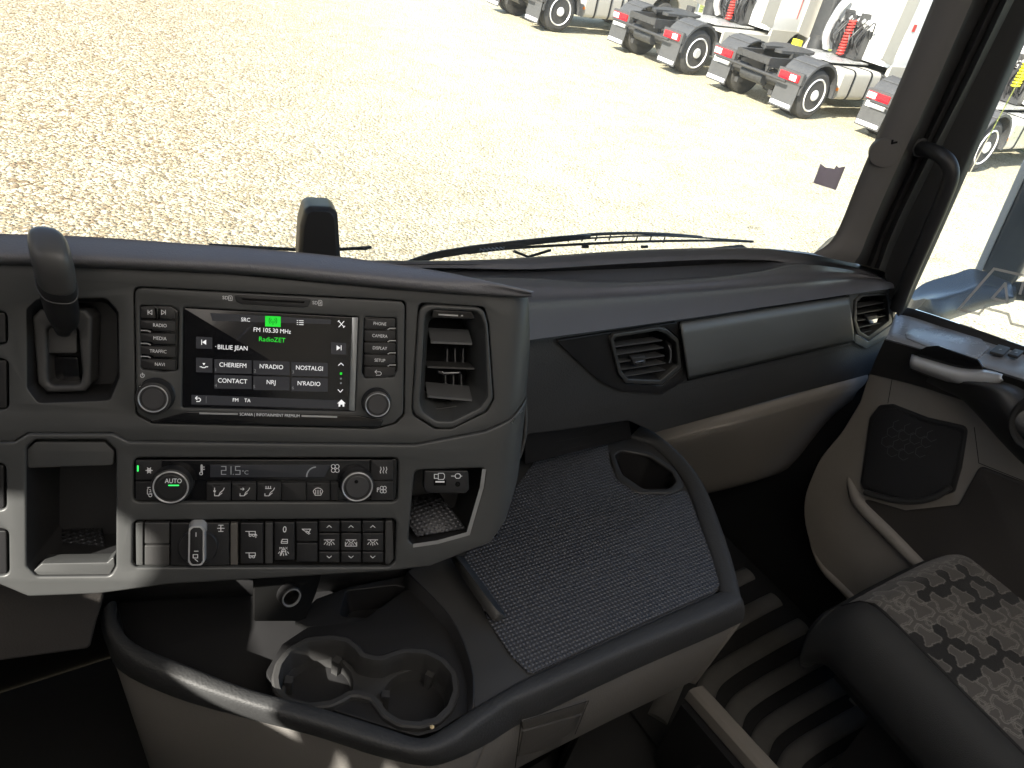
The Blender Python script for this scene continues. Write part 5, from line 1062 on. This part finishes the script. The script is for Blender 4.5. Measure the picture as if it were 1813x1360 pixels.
# ================================================================== OUTSIDE MIRROR
mr_ = thing('door_mirror', 'tall exterior mirror on a blue grey bracket outside the passenger window', 'mirror', onx(1690, 560, 1.55))
XM = 1.62
def am(u, v, x=XM): return onx(u, v, x)
arm = [[am(1612, 520, 1.50), am(1640, 500, 1.55), am(1690, 485, 1.62), am(1727, 476, 1.66), am(1790, 500, 1.68)],
       [am(1618, 532, 1.47), am(1650, 520, 1.52), am(1700, 512, 1.58), am(1735, 500, 1.62), am(1790, 512, 1.66)],
       [am(1640, 530, 1.455), am(1665, 530, 1.50), am(1700, 522, 1.56), am(1745, 508, 1.61), am(1790, 520, 1.65)],
       [am(1610, 560, 1.46), am(1660, 565, 1.49), am(1695, 553, 1.55), am(1745, 535, 1.60), am(1795, 528, 1.64)],
       [am(1600, 570, 1.50), am(1650, 575, 1.54), am(1700, 560, 1.60), am(1745, 545, 1.65), am(1795, 535, 1.69)]]
sheet('bracket', arm, 'mirror_shell', mr_, nu=4, nv=3, thick=.0, close=True, cap=True, auto=60)
PM = Plane(am(1760, 400, 1.66), (.25, -1, 0), (0, 0, 1))
plate('mirror_head', PM, [(1735, 480), (1813, 305), (1900, 120), (1975, 160), (1900, 330), (1790, 510), (1752, 500)], 0, .09, 'mirror_shell', mr_, r=.02, bev=.012, res=4)
plate('mirror_edge', PM, [(1726, 476), (1813, 280), (1900, 90), (1905, 118), (1817, 306), (1737, 482)], .002, .05, 'mirror_rim', mr_, r=.003, bev=.002)
tube('lower_arm', cr([am(1780, 520, 1.70), am(1800, 515, 1.72), am(1850, 520, 1.72)], 4), .02, 'mirror_shell', mr_, 12)

# ================================================================== FOOTWELL
fm = thing('floor_mat', 'ribbed dark rubber floor mat in the passenger footwell', 'floor mat', (1.1, .45, FLOOR))
q = MB(); q.box((.85, -.2, FLOOR+.003), (1.40, .99, FLOOR+.010)); q.build('mat_base', 'rubber', fm, smooth=False)
for k in range(-3, 6):
    c_ = (1320+48*k, 1235+46*k); P_ = cr([onz(c_[0]+a, c_[1]+b, FLOOR+.012) for a, b in ((-60, 130), (-30, 62), (-16, 22), (8, -2), (60, -34), (150, -82), (300, -150), (520, -245))], 6)
    P_ = [p for p in P_ if p[0] < 1.385]; tube('rib', P_, .0205, 'floor_rubber', fm, 12, flat=.42)
rl = thing('tunnel_rail', 'grey straight rail running back along the side of the footwell', 'trim rail', onz(1300, 1300, FLOOR))
ra, rb_ = onz(1232, 1222, -1.10), onz(1370, 1375, -1.04); dv = (rb_-ra)/np.linalg.norm(rb_-ra); rb_ = rb_+dv*.2; sd = np.cross(dv, V((0, 0, 1))); sd /= np.linalg.norm(sd)
pr_ = fillet([(-.017, -.02), (.017, -.02), (.016, .004), (.010, .010), (-.010, .010), (-.016, .004)], .003)
loft('rail', [[p+sd*x+V((0, 0, 1))*z for x, z in pr_] for p in (ra, rb_)], 'beige', rl)
pr2 = [(-.03, -.19), (.03, -.19), (.03, -.021), (-.03, -.021)]; loft('rail_base', [[p+sd*x+V((0, 0, 1))*z for x, z in pr2] for p in (ra+dv*.01, rb_)], 'plastic_dark', rl)

# ================================================================== PASSENGER SEAT
se = thing('passenger_chair', 'passenger seat cushion with patterned grey fabric and plain dark bolsters', 'seat', (1.2, .05, FLOOR))
ZC = -.84
FLc, FRc = onz(1531, 1062, ZC), onz(1728, 962, ZC)        # front corners of the patterned panel
uy0 = onz(1813, 1334, ZC)-FLc; uy0 /= np.linalg.norm(uy0); FLc = FLc-uy0*.025+V((.006, 0, .006)); FRc = FRc-uy0*.025+V((.006, 0, .006))
ux = FRc-FLc; wx = np.linalg.norm(ux); ux /= wx
BLc = onz(1813, 1334, ZC); uy = BLc-FLc; uy -= (uy@ux)*ux*0; ly = np.linalg.norm(uy); uy /= ly
wx = max(wx, .36)
def seatpt(s_, t_, h=0):
    """s across the cushion 0..1 (panel), t from the front edge back"""
    p = FLc+ux*(s_*wx)+uy*t_
    edge = max(0, (.055-t_))/.055; z = -.055*edge**2.2
    cr_ = .010*(1-(2*min(max(s_, 0), 1)-1)**2); return p+V((0, 0, z+cr_+h))
# patterned panel: dense grid with the weave pattern held in its colours
NS, NT = 340, 430; TL = .46
Sg, Tg = np.meshgrid(np.linspace(0, 1, NS), np.linspace(0, TL, NT)); X_ = Sg*wx; Y_ = Tg
Pn = FLc[None, None, :]+X_[..., None]*ux+Y_[..., None]*uy
edge = np.clip(.055-Tg, 0, None)/.055; Pn[..., 2] += -.055*edge**2.2+.010*(1-(2*Sg-1)**2)
# hexagonal motif field
a = .0285
gx_ = X_*cos(.15)+Y_*sin(.15); gy_ = -X_*sin(.15)+Y_*cos(.15)
best = np.full(X_.shape, 9.0); bid = np.zeros(X_.shape, int)
hx_, hy_ = a*sqrt(3), a*3
def segd(px_, py_, ax_, ay_, bx_, by_):
    vx, vy = bx_-ax_, by_-ay_; t = np.clip(((px_-ax_)*vx+(py_-ay_)*vy)/(vx*vx+vy*vy), 0, 1); return np.hypot(px_-ax_-t*vx, py_-ay_-t*vy)
def ydist(ox, oy, rot):
    """bone with three arms; each arm ends in a short bent foot"""
    d = np.full(X_.shape, 9.0)
    for k in range(3):
        a0 = rot+k*2*pi/3; L_ = (.86, .62, .62)[k]; ex1, ey1 = ox+a*L_*cos(a0), oy+a*L_*sin(a0)
        hx2 = np.maximum(np.abs(gx_-ex1)*.866+np.abs(gy_-ey1)*.5, np.abs(gy_-ey1))-a*.12
        d = np.minimum(d, np.minimum(segd(gx_, gy_, ox, oy, ex1, ey1)+a*.06, hx2))
    return d
dark = np.zeros(X_.shape, bool); line = np.zeros(X_.shape, bool); pitch = a*1.72
i = 0
for r_ in range(-4, 20):
    for c_ in range(-8, 20):
        ox = (c_+.5*(r_ % 2))*pitch; oy = r_*pitch*.866
        if oy > gy_.max()+.03 or oy < gy_.min()-.03 or ox > gx_.max()+.03 or ox < gx_.min()-.03: continue
        m_ = (abs(gx_-ox) < .035) & (abs(gy_-oy) < .035)
        d = ydist(ox, oy, 2.75)
        if ((c_*2+r_*3) % 7) in (0, 2, 4): dark |= d < a*.25
        else: line |= (abs(d-a*.20) < a*.035)
        line |= (abs(d-a*.30) < a*.02)
PATT = np.where(dark, 0.0, np.where(line, 1.0, .55))
vs_ = Pn.reshape(-1, 3); vs_[:, 2] += (np.where(dark, -.0008, np.where(line, -.0006, 0))).reshape(-1)
idx = np.arange(NS*NT).reshape(NT, NS); fs = np.stack([idx[:-1, :-1], idx[:-1, 1:], idx[1:, 1:], idx[1:, :-1]], -1).reshape(-1, 4)
m = bpy.data.materials.new('seat_fabric'); m.use_nodes = True; t = m.node_tree; b = t.nodes['Principled BSDF']; b.inputs['Roughness'].default_value = .9; b.inputs['Sheen Weight'].default_value = .3
at_ = t.nodes.new('ShaderNodeAttribute'); at_.attribute_name = 'weave'; rp_ = t.nodes.new('ShaderNodeValToRGB'); rp_.color_ramp.interpolation = 'LINEAR'
rp_.color_ramp.elements[0].color = (.012, .012, .012, 1); rp_.color_ramp.elements[1].color = (.20, .19, .173, 1); e = rp_.color_ramp.elements.new(.55); e.color = (.092, .086, .079, 1)
t.links.new(at_.outputs['Fac'], rp_.inputs[0]); t.links.new(rp_.outputs[0], b.inputs[0])
nz = t.nodes.new('ShaderNodeTexNoise'); nz.inputs['Scale'].default_value = 900; bn = t.nodes.new('ShaderNodeBump'); bn.inputs['Strength'].default_value = .5; bn.inputs['Distance'].default_value = .001
tc = t.nodes.new('ShaderNodeTexCoord'); t.links.new(tc.outputs['Object'], nz.inputs[0]); t.links.new(nz.outputs[0], bn.inputs['Height']); t.links.new(bn.outputs[0], b.inputs['Normal']); MT['seat_fabric'] = m
po = mesh('patterned_panel', vs_, fs.tolist(), 'seat_fabric', se, auto=0)
at2 = po.data.attributes.new('weave', 'FLOAT', 'POINT'); at2.data.foreach_set('value', PATT.reshape(-1).astype(np.float32))
# dark bolsters: a rounded band round the left side and the front
def bol(s_, t_, prof):
    return [seatpt(s_, t_)+o_ for o_ in prof]
left = []
for t_ in (-.0, .03, .08, .15, .25, .35, .46):
    base = seatpt(0, t_); o_ = -ux; fr_ = -uy*(.0)
    k = min(1, t_/.06); left.append([base+o_*x*(.75+.25*k)+V((0, 0, z))+(-uy)*(.0) for x, z in ((-.002, -.001), (.010, .003), (.026, .001), (.044, -.010), (.056, -.035), (.058, -.07), (.048, -.11), (.02, -.15))])
# wrap round the front left corner
front = []
for s_ in (.0, .25, .5, .75, 1.0):
    base = seatpt(s_, 0); front.append([base+(-uy)*y+V((0, 0, z)) for y, z in ((-.002, -.001), (.004, -.006), (.010, -.014), (.016, -.028), (.019, -.045), (.020, -.07), (.012, -.11), (-.01, -.15))])
cor = []
for k in range(1, 5):
    w_ = k/5; cor.append([])
    for j in range(8):
        dl_ = left[0][j]-seatpt(0, 0); df = front[0][j]-seatpt(0, 0); th = w_*pi/2; cor[-1].append(seatpt(0, 0)+V((dl_[0]*cos(th)+df[0]*sin(th), dl_[1]*cos(th)+df[1]*sin(th), dl_[2]*cos(th)**2+df[2]*sin(th)**2)))
allc = left[::-1]+cor+front
sheet('dark_bolster', [[c_[j] for c_ in allc] for j in range(8)], 'foam', se, nu=4, nv=4, thick=0, auto=0)
tube('piping', [seatpt(0, t_)+V((0, 0, .0015))-ux*.002 for t_ in np.linspace(0, .46, 24)], .0028, 'rubber', se, 8)
rt = []
for t_ in (.0, .03, .08, .15, .25, .46):
    base = seatpt(1, t_); rt.append([base+ux*x+V((0, 0, z)) for x, z in ((-.002, -.001), (.012, .010), (.05, .012), (.09, -.01), (.10, -.06), (.09, -.15))])
sheet('far_bolster', [[c_[j] for c_ in rt] for j in range(6)], 'foam', se, nu=4, nv=4, thick=0, auto=0)
q = MB(); p0 = seatpt(.1, .1)+V((0, 0, -.2)); q.rings([[seatpt(s_, t_)+V((0, 0, z-.06)) for s_, t_ in ((.0, .05), (1, .05), (1, .46), (0, .46))] for z in (-.12, -.05)]); q.build('seat_pan', 'plastic_dark', se)
q = MB(); q.rings([[seatpt(s_, t_)*V((1, 1, 0))+V((0, 0, z)) for s_, t_ in ((.15, .12), (.85, .12), (.85, .44), (.15, .44))] for z in (FLOOR+.002, -1.02)]); q.build('seat_base', 'plastic_dark', se)

# ================================================================== STEERING WHEEL AND DRIVER SEAT (left of the picture; they break up the sun that reaches the console)
sw_ = thing('steering_wheel', 'black steering wheel in front of the driver seat', 'steering wheel', (-.50, .45, -.75))
ax_ = V((0, -.62, .78)); ax_ /= np.linalg.norm(ax_); PSW = Plane((-.50, .40, -.52), (1, 0, 0), np.cross(ax_, V((1, 0, 0))))
if PSW.n[2] < 0: PSW = Plane((-.50, .40, -.52), (1, 0, 0), (0, .78, .62))
loft('rim', [[PSW.w((.215+.016*cos(b_))*cos(a_), (.215+.016*cos(b_))*sin(a_), .016*sin(b_)) for b_ in [2*pi*j/12 for j in range(12)]] for a_ in [2*pi*k/48 for k in range(49)]], 'leather', sw_, cap0=False, cap1=False)
plate('hub', PSW, circ((0, -.01), .075, 24, .8), .005, .04, 'plastic_dark', sw_, px=False, r=0, bev=.006)
for a_ in (5, 175, 270):
    a_ = radians(a_); d_ = V((cos(a_), sin(a_))); n_ = V((-d_[1], d_[0])); plate('spoke', PSW, [tuple(d_*.05+n_*.03), tuple(d_*.21+n_*.02), tuple(d_*.21-n_*.02), tuple(d_*.05-n_*.03)], 0, .02, 'plastic_dark', sw_, px=False, r=.004, bev=.004)
tube('column', [PSW.w(0, 0, -.03), PSW.w(0, 0, -.45)], .045, 'plastic_dark', sw_, 20)
ds = thing('driver_chair', 'driver seat with high backrest', 'seat', (-.52, -.35, FLOOR))
def rb3(name, a, b, r, m, par, axis=0):
    o = loft(name, rbox(a, b, r, 5, axis), m, par); return o
rb3('cushion', (-.77, -.45, -.93), (-.27, .08, -.80), .05, 'foam', ds); rb3('backrest', (-.76, -.62, -.86), (-.28, -.44, -.1), .06, 'foam', ds); rb3('headrest', (-.65, -.60, -.08), (-.39, -.49, .12), .04, 'foam', ds); rb3('base', (-.68, -.38, FLOOR+.003), (-.36, .0, -.95), .04, 'plastic_dark', ds)

dd_ = thing('driver_dashboard', 'driver side dashboard block behind the steering wheel', 'dashboard', (-.7, .75, -.8))
rb3('dash_block', (-1.11, .50, -.82), (-.31, .985, -.36), .05, 'soft_pad', dd_)
